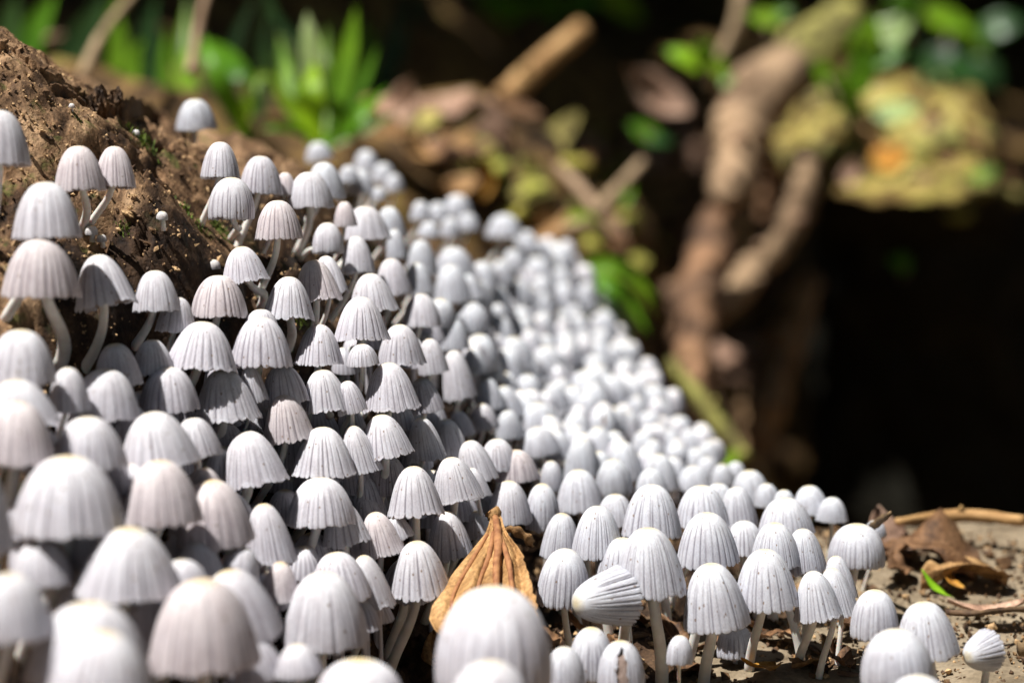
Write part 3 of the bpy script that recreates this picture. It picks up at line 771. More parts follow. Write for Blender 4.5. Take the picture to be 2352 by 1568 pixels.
LABELS = {}     # filled below
def zone(s):
    u, v = s.px[0], s.px[1]
    if s.far:
        if u < 930 and v < 470: return ('far_top', "small grey-white mushroom in the blurred clump over the log's crest", "mushrooms clumped over the crest")
        if u < 1110 and v < 540: return ('far_mid', "tiny whitish mushroom in the loose knot beyond the log's crest", "loose knot of mushrooms beyond the crest")
        if u > 1700: return ('far_right', "blurred white mushroom at the tail of the carpet beside the dark hollow", "tail of the mushroom carpet")
        if s.shape == 'e': return ('far_e', "small egg-shaped bluish-white mushroom in the dense carpet on the receding slope", "egg-shaped mushrooms of the dense carpet")
        return ('far', "small domed bluish-white mushroom in the dense carpet on the receding slope", "domed mushrooms of the dense carpet")
    if v > 1300 and u < 1280: return ('front', "large out-of-focus pale mushroom in front of the tiers at the log's foot", "large blurred mushrooms at the log's foot")
    if u > 1230 and v > 1100:
        if s.shape == 'e': return ('clump_e', "egg-shaped bluish-white mushroom of the clump standing on the soil", "egg-shaped mushrooms of the soil clump")
        return ('clump', "bell-shaped bluish-white mushroom of the clump standing on the soil beside the log", "bell-shaped mushrooms of the soil clump")
    if u < 420 and v > 740: return ('tier_near', "wide grey-lilac ribbed mushroom, softly blurred, in the lower tiers of the log's flank", "blurred wide mushrooms in the tiers of the near flank")
    if v < 740:
        return ('upper', "ribbed white mushroom on the upper part of the log's flank below the bare bark", "mushrooms on the upper flank")
    if s.shape == 'f': return ('tier_f', "flared ribbed grey-white mushroom with ragged rim in the crowded tiers of the log's flank", "flared mushrooms in the crowded tiers")
    return ('tier', "round-domed ribbed grey-white mushroom in the crowded tiers of the log's flank", "domed mushrooms in the crowded tiers")
UNIQ = {0: "blurred white mushroom standing alone on the bark below the splintered ridge", 1: "broader of the twin white mushrooms leaning together on the bare bark", 2: "slimmer of the twin white mushrooms on a bent stem over bare bark",
 3: "lone white mushroom standing behind the brown bark flake on the log's crest", 4: "white mushroom standing behind the egg-shaped one just below the bark flake", 5: "tall egg-shaped white mushroom above a tuft of yellow-green moss",
 10: "white bell mushroom on a long S-curved stem over dark bark", 11: "white mushroom tilted sideways with a fuzzy white bud at its edge", 25: "sharp flared white mushroom showing its gills above a bent stem in the tiers",
 32: "lopsided white mushroom with a dented, torn skirt on a bare stem", 33: "large white mushroom on a leaning stem above a black gap in the log", 34: "large mushroom half in shadow under the twin mushrooms",
 8: "white mushroom showing a brown hollow underside beside two taller caps", 90: "whitish mushroom with a dark hole through its cap in the carpet", 92: "tall white mushroom with a trail of soil specks on its crown",
 98: "big ribbed white mushroom on a straight thick stem at the front of the soil clump", 105: "mushroom tipped on its side with its cream crown and fanned ribs showing", 107: "large ribbed mushroom with a long stem beside the biggest cap of the clump",
 103: "lone rounded mushroom standing apart behind the clump by the reddish dead leaf", 114: "mushroom tipped over with purple-edged ribs on the bare soil at the clump's end", 113: "speckled cream-topped mushroom beside the tipped one on the soil",
 118: "pale egg-shaped mushroom with its cap split open over the stem", 120: "little closed mushroom on a thin stem between the tall stems of the clump", 121: "huge blurred egg-shaped white mushroom in front of the dead leaf",
 117: "mushroom under the tipped cap with a shadow across its crown", 124: "white mushroom with an orange speck by its crown in front of the dark gap", 127: "flared ribbed mushroom touching the edge of the folded dead leaf",
 12: "broad white mushroom below the bare bark with frosted ribs and a visible gill edge", 128: "mushroom tucked under a larger cap above the flared one by the leaf", 129: "ribbed mushroom hanging over the pointed tip of the dead leaf",
 36: "white mushroom with a split, spread skirt among the upper tiers", 135: "large creamy-topped blurred mushroom with a shaded neighbour behind it", 68: "largest grey-lilac domed mushroom in the lower tiers",
 13: "small narrow egg-shaped mushroom joined at its stem base to a neighbour", 115: "smooth egg-shaped mushroom in front of the speckled one on the soil", 93: "broad domed mushroom behind the specked crown in the soil clump",
 73: "pinkish-topped domed mushroom shading a straight pale stem"}
UNIQ = {k: v for k, v in UNIQ.items()}

NEAR_OK = {'far': "small domed bluish-white mushroom in the carpet", 'far_e': "small egg-shaped bluish-white mushroom in the carpet", 'tier_f': "flared ribbed grey-white mushroom with ragged rim", 'tier': "round-domed ribbed grey-white mushroom",
           'tier_near': "wide softly blurred grey-lilac mushroom", 'upper': "ribbed white mushroom on the upper flank", 'clump': "bell-shaped bluish-white mushroom of the soil clump", 'clump_e': "egg-shaped bluish-white mushroom of the soil clump", 'front': "large out-of-focus pale mushroom"}
LANDMARK = [(1400, 650, 150, "beside the arching green grass"), (1580, 930, 150, "beside the yellowish mossy stick"), (1385, 970, 110, "around the one with a holed cap"), (1200, 540, 120, "by the bowed twig"), (1330, 1110, 120, "behind the soil clump"),
            (1060, 1230, 130, "beside the folded dead leaf's tip"), (828, 730, 110, "next to the bent-stemmed flared one"), (468, 790, 120, "around the one with the split skirt"), (155, 1140, 190, "around the largest grey-lilac dome"), (735, 1150, 120, "around the pinkish-topped dome"),
            (890, 890, 110, "just below the bent-stemmed flared one"), (742, 1410, 160, "beside the orange-specked cap"), (462, 1440, 200, "beside the creamy-topped blurred cap"), (637, 505, 110, "near the S-curved stem"), (1370, 1365, 130, "beside the tipped-over cap"), (1497, 1170, 130, "beside the soil-specked crown"),
            (1140, 800, 120, "on the dim slope above the holed cap"), (1968, 1255, 160, "near the lone rounded one"), (1865, 1370, 120, "over the bent pale stems"), (640, 960, 100, "in the middle row of the tiers"), (960, 1010, 100, "in the row over the pinkish dome"), (350, 950, 110, "under the lopsided torn-skirted one")]
def nrm_at(x, y):
    e = .004
    return Vector((-(float(bil(x + e, y)) - float(bil(x - e, y))) / (2 * e), -(float(bil(x, y + e)) - float(bil(x, y - e))) / (2 * e), 1)).normalized()
STEMR = {}
for i, s in enumerate(SH):
    r_ = random.Random(900 + i)
    lift = max(0.0, surf(s.rim.x, s.rim.y) + .003 - s.rim.z)
    n = nrm_at(s.rim.x, s.rim.y)
    # where the stem is rooted
    if i in BASE_PX:
        base = hit(*BASE_PX[i])
    else:
        d = (Vector((0, 0, -1.0)) - s.axis * (.5 if s.shape != 't' else 0) - Vector((n.x, n.y, 0)) * 1.1 + Vector((r_.uniform(-.25, .25), r_.uniform(-.1, .25), 0))).normalized()
        p = s.rim.copy(); base = None
        for k in range(60):
            p = p + d * .001
            if p.z < surf(p.x, p.y): base = p; break
        if base is None: base = p
        if (base - s.rim).length < .004: base = s.rim - Vector((0, -.002, .006))
    base = base - n * .001
    root = empty("mushroom", base)
    kd = s.shape
    cap_me, gill_me = SHAPES[kd][r_.randrange(len(SHAPES[kd]))]
    cap = copy_obj("cap", cap_me, root)
    z_ = s.axis
    xa = Vector((0, 1, 0)).cross(z_).normalized(); ya = z_.cross(xa)
    rot = Matrix((xa, ya, z_)).transposed()
    spin = r_.uniform(0, 6.283) if kd not in 'hs' else 0.0
    mw = Matrix.Translation(s.rim) @ (rot @ Matrix.Rotation(spin, 3, 'Z')).to_4x4() @ Matrix.Diagonal((s.R, s.R * r_.uniform(.95, 1.0), s.H, 1))
    cap.matrix_basis = Matrix.Translation(-base) @ mw
    tone = r_.random()
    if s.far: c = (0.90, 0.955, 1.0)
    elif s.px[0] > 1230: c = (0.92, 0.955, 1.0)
    elif tone < .2: c = (0.96, 0.89, 0.88)
    elif tone < .5: c = (0.93, 0.925, 0.965)
    else: c = (0.965, 0.97, 1.0)
    kk = r_.uniform(.9, 1.0)
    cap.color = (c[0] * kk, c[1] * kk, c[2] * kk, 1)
    if not (s.far and s.D > .5):
        copy_obj("gills", gill_me, cap)
    A = s.rim + s.axis * s.H * .62
    rs = s.R * r_.uniform(.13, .16)
    V, F = stem_mesh(A - base, Vector((0, 0, 0)), s.axis, n, rs * 1.25, rs * .9, i)
    mesh_obj("stem", V, F, M['stem'], root)
    zn, lab, grp = zone(s)
    best = None
    if zn in NEAR_OK:
        for (lu, lv_, rad, phr) in LANDMARK:
            dd_ = math.hypot(s.px[0] - lu, (s.px[1] + s.px[3]) / 2 - lv_)
            if dd_ < rad and (best is None or dd_ < best[0]): best = (dd_, phr)
        if best: lab = NEAR_OK[zn] + " " + best[1]; grp = grp + " " + best[1]
    if i in UNIQ: tag(root, UNIQ[i], "mushroom", "pale ribbed mushrooms on the log")
    else: tag(root, lab, "mushroom", grp)
# what shows of the smallest caps deep between the others, too many to tell apart
def understory():
    r_ = np.random.default_rng(5)
    polys = [([(60,800),(480,760),(1000,740),(1100,900),(1150,1040),(1100,1200),(900,1420),(600,1520),(60,1400)], 100, (4.5, 7.0), .015, .024), ([(1040,580),(1290,570),(1430,780),(1660,1060),(1500,1100),(1250,1020),(1080,840)], 110, (4.5, 6.0), .006, .012)]
    V, F, G, T = [], [], [], []
    na, t = 40, np.array([.0, .25, .5, .7, .85, 1.0])
    rr = np.sin(t * np.pi / 2); zz = np.clip(1 - rr ** 2.5, 0, 1) ** .8
    for poly, cnt, mm, b0, b1 in polys:
        n = tries = 0
        while n < cnt and tries < 1500:
            u, v = r_.uniform(0, 1760), r_.uniform(540, 1560)
            if not inside(u, v, poly): continue
            D = float(depth_at([(u / 1000, v / 1000)])[0]) + r_.uniform(b0, b1)
            c = P(u, v, D); R = r_.uniform(*mm) / 2000; H = R * r_.uniform(1.4, 1.8); tries += 1
            if c.z < surf(c.x, c.y) + .0005: continue
            n += 1
            tx, ty = r_.uniform(-.25, .1), r_.uniform(0, .25)
            i0 = len(V)
            for j in range(len(t)):
                for a in range(na):
                    g = (a % 2)
                    q = rr[j] * R * (1 - .05 * g * (t[j] > .3)); z = zz[j] * H
                    V.append((c.x + q * math.cos(a / na * 6.2832) + tx * z, c.y + q * math.sin(a / na * 6.2832) + ty * z, c.z + z)); G.append(.8 * g * (t[j] > .3)); T.append(t[j])
            for j in range(len(t) - 1):
                for a in range(na):
                    a2 = (a + 1) % na
                    F.append((i0 + j * na + a, i0 + (j + 1) * na + a, i0 + (j + 1) * na + a2, i0 + j * na + a2))
            i1 = len(V)
            for j, zq in enumerate((c.z - .012, c.z + H * .6)):
                for a in range(6): V.append((c.x + R * .15 * math.cos(a * 1.047), c.y + .004 * (1 - j) + R * .15 * math.sin(a * 1.047), zq)); G.append(0); T.append(.9)
            for a in range(6): F.append((i1 + a, i1 + (a + 1) % 6, i1 + 6 + (a + 1) % 6, i1 + 6 + a))
    o = mesh_obj("mushroom_understory", V, F, M['cap'], None, True, {"groove": G, "tt": T})
    o.color = (.90, .91, .95, 1)
    tag(o, "mass of small shaded mushrooms crowded deep between and under the larger caps", "mushrooms", None, "stuff")
understory()
print("mushrooms", len(SH), "R mm min/med/max", [round(1000 * float(q), 1) for q in np.percentile([s.R for s in SH], [0, 25, 50, 75, 100])])
#@@DETAIL
# ------------------------------------------------------------------ buttons too small to open
def button(u, v, w, label, stem_px=0, grp="white mushroom buttons on the bark"):
    b = hit(u, v + w * .5 + stem_px)
    D = (b - Vector((0, 0, CAM_H))).length
    R = px(w, D) / 2
    root = empty("mushroom_button", b - Vector((0, 0, .0004)))
    top = Vector((px(rnd.uniform(-2, 2), D), -.0006, px(stem_px, D) + R * .4))
    c = copy_obj("cap", SHAPES['e'][rnd.randrange(4)][0], root)
    c.matrix_basis = Matrix.Translation(top) @ Matrix.Rotation(rnd.uniform(-.2, .2), 4, 'Y') @ Matrix.Diagonal((R, R, R * 1.35, 1))
    c.color = (1, .98, .93, 1)
    V, F = tube([Vector((0, 0, -.0005)), top * .5 + Vector((.0001, 0, 0)), top + Vector((0, 0, R * .4))], [R * .5, R * .42, R * .4], 8, .05, int(u))
    mesh_obj("stem", V, F, M['stem'], root)
    tag(root, label, "mushroom", grp)
button(315, 298, 17, "tiny cream button beside the bark chunk's shadow", 8)
button(375, 488, 27, "tiny white button on a short stem standing alone on bare bark", 14)
button(492, 600, 30, "fuzzy white bud at the rim of the sideways-tilted mushroom", 2)
button(212, 522, 30, "swollen white bud at the foot of the twin mushrooms' stems", 4)
button(236, 540, 24, "small white bud peeking from under the twin mushrooms", 2)
button(165, 236, 14, "white speck-sized button in the crack below the bark ridge", 2)

# ------------------------------------------------------------------ bark pieces on the log
def chunk(name, size, seed, mat, parent=None, cuts=5, amt=.35):
    r_ = np.random.default_rng(seed)
    n = cuts
    V, idx, F = [], {}, []
    def vid(i, j, k):
        if (i, j, k) not in idx:
            idx[(i, j, k)] = len(V)
            p = np.array([i / n - .5, j / n - .5, k / n - .5])
            q = p * 2
            sq = q * (1 - .28 * (np.dot(q, q) - q * q))
            V.append(sq * .5)
        return idx[(i, j, k)]
    for a in range(n):
        for b in range(n):
            for w in (0, n):
                f1 = [vid(w, a, b), vid(w, a + 1, b), vid(w, a + 1, b + 1), vid(w, a, b + 1)]
                f2 = [vid(a, w, b), vid(a + 1, w, b), vid(a + 1, w, b + 1), vid(a, w, b + 1)]
                f3 = [vid(a, b, w), vid(a + 1, b, w), vid(a + 1, b + 1, w), vid(a, b + 1, w)]
                F += [f1 if w else f1[::-1], f2[::-1] if w else f2, f3 if w else f3[::-1]]
    V = np.array(V)
    V = V * (1 + amt * (r_.random((len(V), 1)) - .5)) + amt * .16 * (r_.random(V.shape) - .5)
    V = V * np.array(size)
    return mesh_obj(name, V, F, mat, parent, smooth=False)
def part_of_log(o, loc, rot=(0, 0, 0)):
    o.parent = log
    o.location = loc
    o.rotation_euler = rot
    return o
p = hit(238, 262); part_of_log(chunk("bark_chunk", (.0034, .0028, .0068), 3, M['chip'], cuts=7, amt=.5), p + Vector((0, 0, .0012)), (.1, -.25, .3))
p = hit(262, 258); part_of_log(chunk("bark_chunk", (.0030, .0026, .0054), 4, M['chip'], cuts=7, amt=.5), p + Vector((0, 0, .0012)), (.1, .3, .8))
def bark_strip(name, pix, h_px, thick, mat, seed, lift=0.0):
    """a lifted strip of bark following the log along a pixel path"""
    r_ = random.Random(seed)
    pts = catmull([hit(u, v) for u, v in pix], 9)
    V, F = [], []
    n = len(pts)
    for i, q in enumerate(pts):
        e = math.sin(math.pi * min(1, max(0, (i + .8) / (n + .6)))) ** .5
        D = (q - Vector((0, 0, CAM_H))).length
        h = px(h_px, D) * e * r_.uniform(.75, 1.15)
        j = Vector((r_.uniform(-1, 1), r_.uniform(-1, 1), r_.uniform(-.6, .6))) * .00025
        for dz, dy in ((-.0012, -thick / 2), (h, -thick * .45), (h * 1.03, thick * .4), (-.0012, thick / 2)):
            V.append(q + Vector((0, dy * r_.uniform(.8, 1.2), dz + lift)) + j * (1 if dz > 0 else .3))
    for i in range(n - 1):
        for k in range(4):
            F.append((i * 4 + k, i * 4 + (k + 1) % 4, (i + 1) * 4 + (k + 1) % 4, (i + 1) * 4 + k))
    F += [(3, 2, 1, 0), tuple((n - 1) * 4 + k for k in range(4))]
    return mesh_obj(name, V, F, mat, log, smooth=False)
bark_strip("bark_flake", [(266,262),(300,262),(350,285),(395,312),(422,335)], 42, .0014, M['chip'], 5)
bark_strip("bark_ridge", [(-20,92),(40,128),(110,178),(160,205),(215,238)], 22, .0035, M['bark'], 6)
bark_strip("bark_ridge", [(118,196),(150,214),(190,240),(216,262)], 16, .0012, M['chip'], 7)
bark_strip("bark_flake", [(0,255),(25,268),(60,300)], 12, .0012, M['chip'], 8)
for (u, v, w, h, rz, mt) in [(42,122,52,12,.6,'splinter'),(293,492,34,20,.2,'crumb'),(300,480,14,16,.9,'crumb'),(415,470,26,10,.4,'splinter'),(335,560,46,9,.7,'chip'),(365,575,30,8,.9,'chip'),(405,620,22,14,.2,'crumb'),(60,330,24,16,.6,'crumb'),
                             (300,690,20,12,.3,'crumb'),(95,300,26,12,.8,'crumb'),(140,300,18,14,.2,'splinter'),(420,600,26,10,1.0,'crumb'),(455,470,16,12,.4,'crumb'),(350,530,22,14,.1,'chip'),(280,420,22,12,.5,'chip'),(110,215,30,10,.5,'splinter')]:
    q = hit(u, v); D = (q - Vector((0, 0, CAM_H))).length
    part_of_log(chunk("bark_chip", (px(w, D), px(h, D) * 1.2, px(h, D) * .7), int(u), M[mt], cuts=3, amt=.5), q + Vector((0, 0, .0002)), (rnd.uniform(-.5, .2), .45, rz - .6))

def scatter_mesh(name, count, pick, size, mat, parent, flat=.7, seed=1):
    r_ = np.random.default_rng(seed)
    base = np.array([(1, 0, 0), (-1, 0, 0), (0, 1, 0), (0, -1, 0), (0, 0, 1), (0, 0, -1)], float)
    fc = [(0, 2, 4), (2, 1, 4), (1, 3, 4), (3, 0, 4), (2, 0, 5), (1, 2, 5), (3, 1, 5), (0, 3, 5)]
    V, F = [], []
    for k in range(count):
        q = pick(r_)
        if q is None: continue
        sc = size * r_.lognormal(0, .45)
        A = np.linalg.qr(r_.normal(size=(3, 3)))[0]
        pts = (base * r_.uniform(.5, 1.3, (6, 1)) * np.array([1, .8, flat])) @ A.T * sc + np.array(q)
        n0 = len(V); V += [tuple(x) for x in pts]; F += [tuple(i + n0 for i in f) for f in fc]
    return mesh_obj(name, V, F, mat, parent, smooth=False)
def pick_log(r_):
    x, y = r_.uniform(-.11, -.02), r_.uniform(.365, .49)
    return (x, y, logz(x, y) + .0001)
cr = scatter_mesh("wood_crumbs", 6500, pick_log, .00028, M['crumb'], log, seed=2); cr["kind"] = "stuff"
cr = scatter_mesh("dark_crumbs", 3000, pick_log, .00034, M['chip'], log, seed=3); cr["kind"] = "stuff"

def tuft(u, v, w, n, mat, label, seed, hgt=1.0):
    r_ = random.Random(seed)
    q = hit(u, v); D = (q - Vector((0, 0, CAM_H))).length
    S = px(w, D) / 2
    V, F = [], []
    for k in range(n):
        x, y = r_.gauss(0, .55) * S, r_.gauss(0, .55) * S
        b = Vector((q.x + x, q.y + y, surf(q.x + x, q.y + y) - .0002))
        a = r_.uniform(0, 6.28); L_ = S * r_.uniform(.25, .6) * hgt
        tip = b + Vector((math.cos(a) * L_ * .6, math.sin(a) * L_ * .6, L_))
        sd_ = Vector((-math.sin(a), math.cos(a), 0)) * L_ * .16
        mid = b.lerp(tip, .5) + Vector((0, 0, L_ * .12))
        i0 = len(V); V += [b - sd_ * .5, b + sd_ * .5, mid + sd_, mid - sd_, tip]
        F += [(i0, i0 + 1, i0 + 2, i0 + 3), (i0 + 3, i0 + 2, i0 + 4)]
    o = mesh_obj("moss_tuft", V, F, mat, None)
    return tag(o, label, "moss", "moss on the log", "stuff")
tuft(512, 548, 52, 420, M['moss'], "yellow-green moss tuft under the tall egg-shaped mushroom", 1)
tuft(285, 548, 30, 90, M['moss'], "bright green moss sprigs below the twin mushrooms", 2)
tuft(690, 742, 46, 160, M['moss'], "dark moss behind the stems of the white bells", 3)
tuft(175, 292, 34, 90, M['moss'], "thin moss on the bare bark near the crack", 4)
tuft(330, 330, 60, 130, M['moss'], "sparse moss in the shadow of the bark chunk", 5)
tuft(440, 500, 60, 110, M['moss'], "scattered moss on the bare bark near the white bells", 6)

# ------------------------------------------------------------------ the folded dead leaf in the middle
def hero_leaf():
    Lp = [(1174,1130),(1186,1127),(1205,1122),(1225,1114),(1263,1083),(1315,1040),(1350,1018),(1390,992),(1420,985),(1445,998),(1470,1025),(1500,1060),(1540,1110)]
    Rp = [(1174,1140),(1186,1152),(1205,1158),(1225,1168),(1252,1190),(1282,1203),(1300,1208),(1348,1221),(1376,1232),(1463,1240),(1500,1225),(1540,1150)]
    root = empty("dead_leaf", P(1130, 1540, .392))
    NS, NQ = 54, 56
    vs = np.linspace(1174, 1540, NS)
    lu = np.interp(vs, [a for a, b in Lp], [b for a, b in Lp]); ru = np.interp(vs, [a for a, b in Rp], [b for a, b in Rp])
    def pt(v, q):
        a, b = np.interp(v, vs, lu), np.interp(v, vs, ru)
        s = (v - 1174) / 289
        jag = (8 * (fbm(np.array([v * .13]), np.array([3.3]), 3, 4)[0] - .5) * 2) * min(1, s * 4)
        u = a + (b + jag * q - a) * q
        pleat = -abs(math.sin(math.pi * (q * 4.2 + .30))) * .0019 * min(1, s * 2.6)
        d = .4135 - .030 * min(s, 1.0) + .012 * max(0, s - 1) + pleat
        if q < .30: d += (.30 - q) * .022 * s
        d += .0007 * (fbm(np.array([u * .05]), np.array([v * .05]), 4, 8)[0] - .5)
        return P(u, v, d)
    V, F = [], []
    for lay in (0, 1):
        for i in range(NS):
            for j in range(NQ):
                V.append(pt(vs[i], j / (NQ - 1)) + Vector((0, .00025 * lay, -.0001 * lay)))
    off = NS * NQ
    for i in range(NS - 1):
        for j in range(NQ - 1):
            a = i * NQ + j
            F.append((a, a + NQ, a + NQ + 1, a + 1)); F.append((off + a, off + a + 1, off + a + NQ + 1, off + a + NQ))
    def rim(k): return [(k[i], k[i + 1], off + k[i + 1], off + k[i]) for i in range(len(k) - 1)]
    F += rim([i * NQ for i in range(NS)]) + rim([i * NQ + NQ - 1 for i in range(NS - 1, -1, -1)]) + rim(list(range(NQ - 1, -1, -1))) + rim([(NS - 1) * NQ + j for j in range(NQ)])
    o = mesh_obj("blade", V, F, M['leaf_tan']); keep_world(o, root)
    for nm, qs, r0 in (("midrib", [(1190,.45),(1250,.55),(1320,.58),(1460,.60)], .00075), ("side_vein", [(1225,.36),(1280,.40),(1360,.40),(1460,.41)], .0005), ("side_vein", [(1225,.62),(1290,.74),(1360,.79),(1460,.83)], .0005), ("side_vein", [(1230,.16),(1290,.16),(1380,.17),(1455,.18)], .0004)):
        pts = catmull([pt(v, q) + Vector((0, -.0001, .0002)) for v, q in qs], 6)
        V, F = tube(pts, lerp_list([r0 * .8, r0, r0 * .8, r0 * .5], len(pts)), 8, .12, 3)
        o = mesh_obj(nm, V, F, M['rib']); keep_world(o, root)
    # the torn lobe that curls away beside the neck
    pts = catmull([P(1162,1214,.4085), P(1182,1217,.4075), P(1208,1233,.407), P(1226,1249,.4075)], 6)
    V, F = [], []
    n = len(pts)
    for i, q in enumerate(pts):
        w = px(15 + 4 * math.sin(i), .408) * (.55 + .6 * min(1, i / 5))
        for k in range(7):
            t = k / 6
            ang = (t - .25) * 3.4
            V.append(q + Vector((-.35 * w * math.sin(ang), -.55 * w * math.cos(ang), w * .75 * math.sin(-ang + .9))))
    for i in range(n - 1):
        for k in range(6): F.append((i * 7 + k, i * 7 + k + 1, (i + 1) * 7 + k + 1, (i + 1) * 7 + k))
    o = mesh_obj("curled_lobe", V, F, M['leaf_tan']); keep_world(o, root)
    m = o.modifiers.new("thick", 'SOLIDIFY'); m.thickness = .0004
    pts = [P(1136,1192,.4125), P(1136,1180,.413), P(1131,1173,.4132)]
    V, F = tube(pts, [.0011, .0012, .0014], 8, .15, 5)
    o = mesh_obj("leaf_stalk", V, F, M['leaf_tan']); keep_world(o, root)
    return tag(root, "folded tan dead leaf with radiating veins standing between the tiers and the clump", "leaf")
M['rib'] = simple_mat("leaf_rib", (0.20, 0.075, 0.03), (0.40, 0.19, 0.075), 500, 0.7, 0.4, 0.0003)
hero_leaf()

# ------------------------------------------------------------------ leaves, blades, twigs
def leaf_geo(L_, W, curl, fold, seed, crumple=.12, nx=7, ny=12, shape=1.0):
    r_ = np.random.default_rng(seed)
    o1, o2 = r_.uniform(0, 50, 2)
    V, F = [], []
    for lay in (0, 1):
        for j in range(ny):
            s = j / (ny - 1)
            w = W / 2 * (math.sin(math.pi * min(1, .04 + s * .96) ** (.8 * shape)) ** .8 + .02) * (1 + .25 * (vnoise(np.array([s * 7 + o1]), np.array([o2]), 3)[0] - .5))
            for i in range(nx):
                t = i / (nx - 1) * 2 - 1
                z = fold * W * abs(t) ** 1.2 * .5 + curl * L_ * (s - .5) ** 2 * 2 + crumple * W * (fbm(np.array([t * 1.6 + o1]), np.array([s * 3 + o2]), 3, seed)[0] - .5) * 2
                V.append((t * w, (s - .5) * L_, z - lay * W * .012))
    off = nx * ny
    for j in range(ny - 1):
        for i in range(nx - 1):
            a = j * nx + i
            F.append((a, a + 1, a + nx + 1, a + nx)); F.append((off + a, off + a + nx, off + a + nx + 1, off + a + 1))
    ring = list(range(nx)) + [j * nx + nx - 1 for j in range(1, ny)] + [off_ for off_ in range(ny * nx - 2, (ny - 1) * nx - 1, -1)] + [j * nx for j in range(ny - 2, 0, -1)]
    for k in range(len(ring)):
        a, b = ring[k], ring[(k + 1) % len(ring)]
        F.append((b, a, off + a, off + b))
    return V, F
def dead_leaf(u, v, lw, ww, rot, mat, label, seed, tilt=(0.0, 0.0), lift=.0, grp=None, curl=.25, fold=.25, crumple=.14, D=None, name="dead_leaf"):
    q = hit(u, v) if D is None else P(u, v, D)
    D_ = (q - Vector((0, 0, CAM_H))).length
    V, F = leaf_geo(px(lw, D_), px(ww, D_), curl, fold, seed, crumple)
    root = empty(name, q + Vector((0, 0, lift)))
    root.rotation_euler = (tilt[0], tilt[1], rot)
    mesh_obj("blade", V, F, mat, root)
    Lm = px(lw, D_); Wm = px(ww, D_)
    pts = [Vector((0, (s - .5) * Lm, curl * Lm * (s - .5) ** 2 * 2 + Wm * .02)) for s in np.linspace(-.12, .9, 8)]
    V, F = tube(pts, lerp_list([Wm * .018, Wm * .016, Wm * .006], 8), 6)
    mesh_obj("midrib", V, F, M['rib'] if mat in (M['leaf_tan'], M['leaf_brown'], M['leaf_pink'], M['leaf_orange']) else mat, root)
    return tag(root, label, "leaf", grp or "dead leaves on the forest floor")
def face_leaf(o, ang, nrm=(0, -.8, .6)):
    t = math.radians(ang)
    yd = Vector((math.cos(t), 0, math.sin(t))); n_ = Vector(nrm)
    zd = (n_ - yd * n_.dot(yd)).normalized(); xd = yd.cross(zd).normalized()
    o.rotation_euler = Matrix((xd, yd, zd)).transposed().to_euler()
def twig(pix, r_px, mat, label, name="twig", grp=None, cat="twig", wob=.12, studs=True):
    pts0 = [P(*a) for a in pix]
    D = pix[0][2]
    pts = catmull(pts0, 6)
    rr = lerp_list([px(a, D) for a in (r_px if isinstance(r_px, (list, tuple)) else [r_px, r_px * .9])], len(pts))
    root = empty(name, pts[0])
    V, F = tube(pts, rr, 12, wob, int(pix[0][0]) & 255)
    o = mesh_obj("shaft", V, F, mat); keep_world(o, root)
    if studs:
        k = len(pts) // 2
        V, F = tube([pts[k], pts[k] + Vector((rr[k] * .5, -rr[k] * .6, rr[k] * 1.7))], [rr[k] * .45, rr[k] * .3], 7, .1, 2)
        o = mesh_obj("side_stub", V, F, mat); keep_world(o, root)
    return tag(root, label, cat, grp)
def blade_geo(pts, w, fold=.25):
    pts = catmull(pts, 6)
    n = len(pts)
    V, F = [], []
    for i, q in enumerate(pts):
        s = i / (n - 1)
        t = (pts[min(i + 1, n - 1)] - pts[max(i - 1, 0)]).normalized()
        view = (q - Vector((0, 0, CAM_H))).normalized()
        side = t.cross(Vector((view.x * .5 + .15, view.y, view.z * .4 - .35))).normalized()
        nn = side.cross(t).normalized()
        ww = w * .5 * max(.03, math.sin(math.pi * (.12 + .88 * s) ** .85))
        V += [q - side * ww, q - side * ww * .5 + nn * fold * ww * .6, q + nn * fold * ww, q + side * ww * .5 + nn * fold * ww * .6, q + side * ww]
    for i in range(n - 1):
        for k in range(4): F.append((i * 5 + k, i * 5 + k + 1, (i + 1) * 5 + k + 1, (i + 1) * 5 + k))
    return V, F
def plant(base, leaves, label, name="leafy_plant", cat="plant", grp=None, stem=None):
    root = empty(name, P(*base))
    for pix, w, mt in leaves:
        pts = [P(*a) for a in pix]
        V, F = blade_geo(pts, px(w, pix[0][2]))
        o = mesh_obj("leaf", V, F, M[mt]); keep_world(o, root)
    if stem:
        pts = catmull([P(*a) for a in stem[0]], 6)
        V, F = tube(pts, lerp_list([px(stem[1], stem[0][0][2]), px(stem[1] * .6, stem[0][0][2])], len(pts)), 8, .08, 4)
        o = mesh_obj("stem", V, F, M[stem[2]]); keep_world(o, root)
    return tag(root, label, cat, grp)

